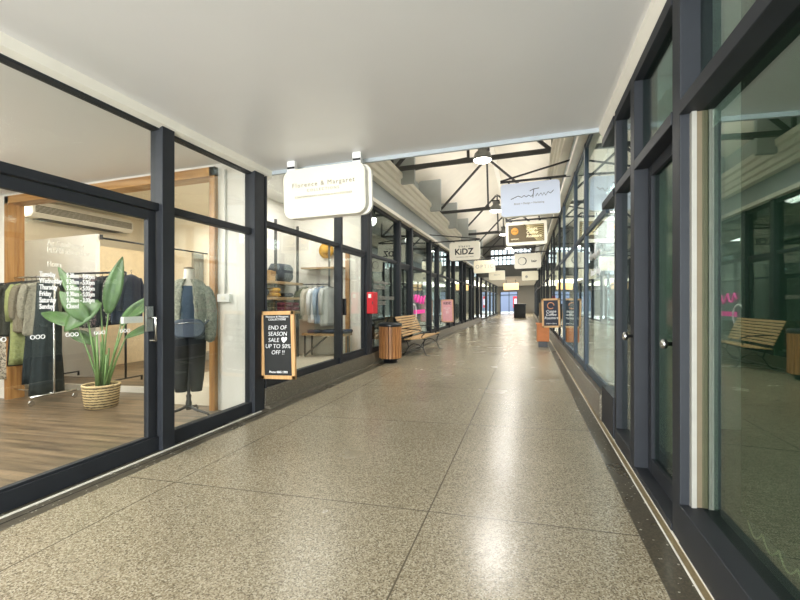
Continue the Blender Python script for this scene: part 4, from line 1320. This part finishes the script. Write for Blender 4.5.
obj('rail', MB().tube([(-0.4, -0.25, -0.32), (0.23, -0.25, -0.32)], 0.012), M_TRUSS, sh2)


def folded(label, y, z, m, wd=0.3, h=0.09, seed=0, x=-4.65, nm='folded_jumper'):
    rd = random.Random(seed)
    ring = []
    mb = MB()
    secs = []
    K = 6
    for i in range(K + 1):
        t = i / K
        k = 1 - 0.25 * abs(2 * t - 1) ** 3
        secs.append((rd.uniform(-0.006, 0.006), rd.uniform(-0.01, 0.01), h * t, 0.15 * k, wd / 2 * k))
    mb.loft(secs, 20, lambda i, a: (1 / max(abs(math.cos(a)), abs(math.sin(a))) ** 0.7) * (1 + 0.04 * math.sin(5 * a + i * 2.1)))
    return tag(obj(nm, mb, m, None, (x, y, z)), label, 'jumper', 'folded clothes on the shelves')


C_YEL = mat('mustard_knit', (204, 156, 58), 0.9, 0, 0.15, 30, 0.3)
C_BUR = mat('burgundy_knit', (110, 34, 58), 0.9, 0, 0.2, 30, 0.3)
C_OLV = mat('khaki_knit', (74, 70, 52), 0.9, 0, 0.2, 30, 0.3)
C_CHAR = mat('charcoal_knit', (56, 58, 64), 0.9, 0, 0.2, 30, 0.3)
C_TAN = mat('tan_suede', (190, 156, 110), 0.8, 0, 0.1, 20)
C_DEN = mat('pale_denim', (148, 166, 188), 0.85, 0, 0.1, 30)
z = SHZ[2]
folded('charcoal folded jumper on the top shelf at the left', 6.5, z, C_CHAR, 0.36, 0.3, 1)
folded('slate folded coat piled widest on the top shelf', 7.36, z, mat('slate_wool', (74, 80, 88), 0.9), 0.62, 0.34, 3)
tb_ = tag(obj('tan_bag', MB().prism([(-0.12, 0), (0.12, 0), (0.09, 0.17), (-0.1, 0.19)], 'x', -0.06, 0.06), C_TAN, None, (-4.6, 6.93, z)), 'small tan bag leaning between folded coats on the top shelf', 'bag')
obj('flap', MB().box(0.06, 0.066, -0.09, 0.09, 0.09, 0.17), mat('tan_suede_dark', (160, 124, 82)), tb_)
z = SHZ[1]
folded('black folded jumper left of the mustard ones', 6.6, z, C_BLACK, 0.42, 0.16, 4)
folded('lower mustard folded jumper on the middle shelf', 7.02, z, C_YEL, 0.32, 0.08, 5)
folded('upper mustard folded jumper on the middle shelf', 7.02, z + 0.08, C_YEL, 0.3, 0.09, 6)
folded('dark folded scarf right of the mustard jumpers', 7.5, z, C_CHAR, 0.32, 0.08, 7)
z = SHZ[0]
for i, (y, m, lb) in enumerate(((6.35, C_OLV, 'khaki'), (6.62, C_CHAR, 'charcoal'), (6.9, C_OLV, 'dark khaki'), (7.2, C_BUR, 'burgundy'), (7.48, C_BUR, 'deep burgundy'), (7.74, C_BUR, 'wine red'))):
    folded('lower %s folded jumper on the lowest long shelf' % lb, y, z, m, 0.27, 0.09, 10 + i)
    folded('upper %s folded jumper on the lowest long shelf' % lb, y, z + 0.09, m, 0.25, 0.085, 30 + i)
for i, (y, m, lb) in enumerate(((6.6, C_DEN, 'pale denim'), (7.1, mat('cream_knit', (214, 204, 186), 0.9), 'cream'))):
    folded('%s folded stack on the bottom shelf' % lb, y, 0.66, m, 0.36, 0.16, 50 + i)
# hanging shirts on the short rail (wall Y = 8.2)
sc = [(-4.42, mat('dark_olive_shirt', (96, 98, 70), 0.9), 'olive shirt at the left end of the short rail', 0.7),
      (-4.28, mat('oatmeal_knit', (196, 188, 172), 0.9), 'oatmeal knit hanging on the short rail', 0.75),
      (-4.15, mat('white_shirt', (226, 228, 230), 0.9, 0, 0.05, 20), 'white shirt hanging on the short rail', 0.78),
      (-4.03, C_DEN, 'pale blue shirt between white and grey ones on the short rail', 0.8),
      (-3.92, mat('grey_shirt', (190, 192, 190), 0.9), 'pale grey shirt at the right end of the short rail', 0.85)]
for i, (x, m, lb, ln_) in enumerate(sc):
    hang('hanging_shirt', lb, 'shirt', (x, 7.95, 1.72), math.radians(-55 + i * 8), garment('coat', ln_, 0.42, 0.05, True, seed=60 + i), m, 'shirts on the short rail')
for i in range(3):
    o_ = tag(obj('jeans', MB().loft([(0, 0, 0, 0.14, 0.13), (0, 0, 0.03, 0.16, 0.15), (0, 0, 0.07, 0.15, 0.14)], 20, lambda i, a: 1 / max(abs(math.cos(a)), abs(math.sin(a))) ** 0.7), mat('dark_denim', (54, 66, 86), 0.9), None, (-4.2 + 0.32 * i, 7.95, 0.72)), '%s folded dark jeans on the low table' % ['leftmost', 'middle', 'rightmost'][i], 'jeans', 'folded jeans on the low table')
lt_ = thing('low_table', 'low timber table with crossed steel legs under the shirts', 'table', (-3.95, 7.92, 0.25))
obj('table_top', MB().box(-0.45, 0.5, -0.2, 0.2, 0.43, 0.47), M_WOODL, lt_)
for s in (-0.4, 0.42):
    obj('leg', MB().bar((s, -0.15, 0), (s, -0.15, 0.43), 0.03).bar((s, 0.15, 0), (s, 0.15, 0.43), 0.03), M_TRUSS, lt_)
obj('brace', MB().bar((-0.4, -0.15, 0.02), (0.1, -0.15, 0.42), 0.03), M_TRUSS, lt_)
ht = thing('straw_hat', 'yellow straw hat hanging on the white end wall', 'hat', (-4.05, 8.13, 2.45))
obj('brim', MB().lathe([(0.17, 0), (0.17, 0.008), (0.08, 0.012)], n=24), C_YEL, ht, (0, 0, 0), (PI / 2, 0, 0))
obj('crown', MB().lathe([(0.09, 0), (0.085, 0.06), (0.06, 0.09), (0.02, 0.095)], n=20), C_YEL, ht, (0, 0, 0), (PI / 2, 0, 0))

# kids shop and far shops: simple display stands
for i, (x, y, c, lb) in enumerate(((-5.2, 13.4, (214, 210, 200), 'white display cabinet in the kids shop'), (-5.4, 19.3, (120, 116, 110), 'grey display cabinet beyond the pink notice board'))):
    t = thing('display_cabinet', lb, 'cabinet', (x, y, 0.25))
    obj('body', MB().box(-0.5, 0.5, -0.3, 0.3, 0, 1.0), mat('cabinet_%d' % i, c, 0.5), t, bevel=0.01)
    obj('top', MB().box(-0.52, 0.52, -0.32, 0.32, 1.0, 1.04), M_TRIM, t)
# right shop display
t = thing('display_shelf', 'pale shelf of folded goods behind the first far right window', 'shelves', (2.6, 5.4, 0.25))
for z in (0.5, 0.8, 1.1, 1.4, 1.7):
    obj('shelf_board', MB().box(-1.2, 1.2, -0.15, 0.15, z, z + 0.03), M_WHITE, t)
for x in (-1.2, 0, 1.2):
    obj('upright', MB().box(x - 0.02, x + 0.02, -0.15, 0.15, 0, 1.9), M_WHITE, t)
cu = MB()
prof = [(3.6 + 0.5 * i / 30, 0.02 * math.sin(i * 1.3)) for i in range(31)]
cu.rings([[(1.02 + x, y, z) for y, x in prof] + [(1.035 + x, y, z) for y, x in reversed(prof)] for z in (0.12, 2.85)], True, True)
tag(obj('net_curtain', cu, mat('pale_net', (206, 202, 186), 0.9, 0, 0.05, 20)), 'pale net curtain in the narrow light beside the right door', 'curtain')

# ---- vertical blinds behind the right foreground window
vb = thing('vertical_blinds', 'dark green vertical blinds with bead chain behind the right foreground window', 'blinds', (0.98, 0, 0.0))
obj('head_rail', MB().box(-0.03, 0.03, -1.6, 2.4, 2.82, 2.86), M_WHITE, vb)
for i in range(31):
    y = 2.32 - i * 0.125
    rz = math.radians(8)
    obj('slat', MB().box(-0.002, 0.002, -0.066, 0.066, 0.22, 2.82), M_BLIND, vb, (0, y, 0), (0, 0, rz))
    if i < 10:
        pts = [(0, y + 0.0 - 0.125 * t, 0.225 - 0.05 * math.sin(PI * t)) for t in [k / 6 for k in range(7)]]
        obj('bead_chain', MB().tube([(p[0] - 0.012, p[1], p[2]) for p in pts], 0.0035, 5), mat('cream_beads', (214, 208, 180), 0.5), vb)
bd = thing('door_blind', 'dark green blind behind the narrow right door', 'blinds', (1.0, 0, 0))
obj('fabric', MB().box(-0.004, 0.004, 2.7, 3.4, 0.01, 2.2), M_BLIND, bd)
obj('roller', MB().tube([(0, 2.68, 2.22), (0, 3.42, 2.22)], 0.025), M_WHITE, bd)

# ================================================================= cross fall
bpy.context.view_layer.update()


def top(o):
    while o.parent:
        o = o.parent
    return o


done = set()
for o in list(S.objects):
    if o.type == 'LIGHT' or o.type == 'CAMERA':
        continue
    t = top(o)
    if t.get('kind') == 'structure':
        if o.type == 'MESH' and o.data.name not in done:
            done.add(o.data.name)
            mw = o.matrix_world.copy()
            inv = mw.inverted()
            for v in o.data.vertices:
                p = mw @ v.co
                p.z += TILT * p.x
                v.co = inv @ p
for o in list(S.objects):
    if o.parent is None and o.type in ('EMPTY', 'MESH') and o.get('kind') != 'structure':
        o.location.z += TILT * o.location.x
for o in S.objects:
    if 'xg' in o:
        del o['xg']
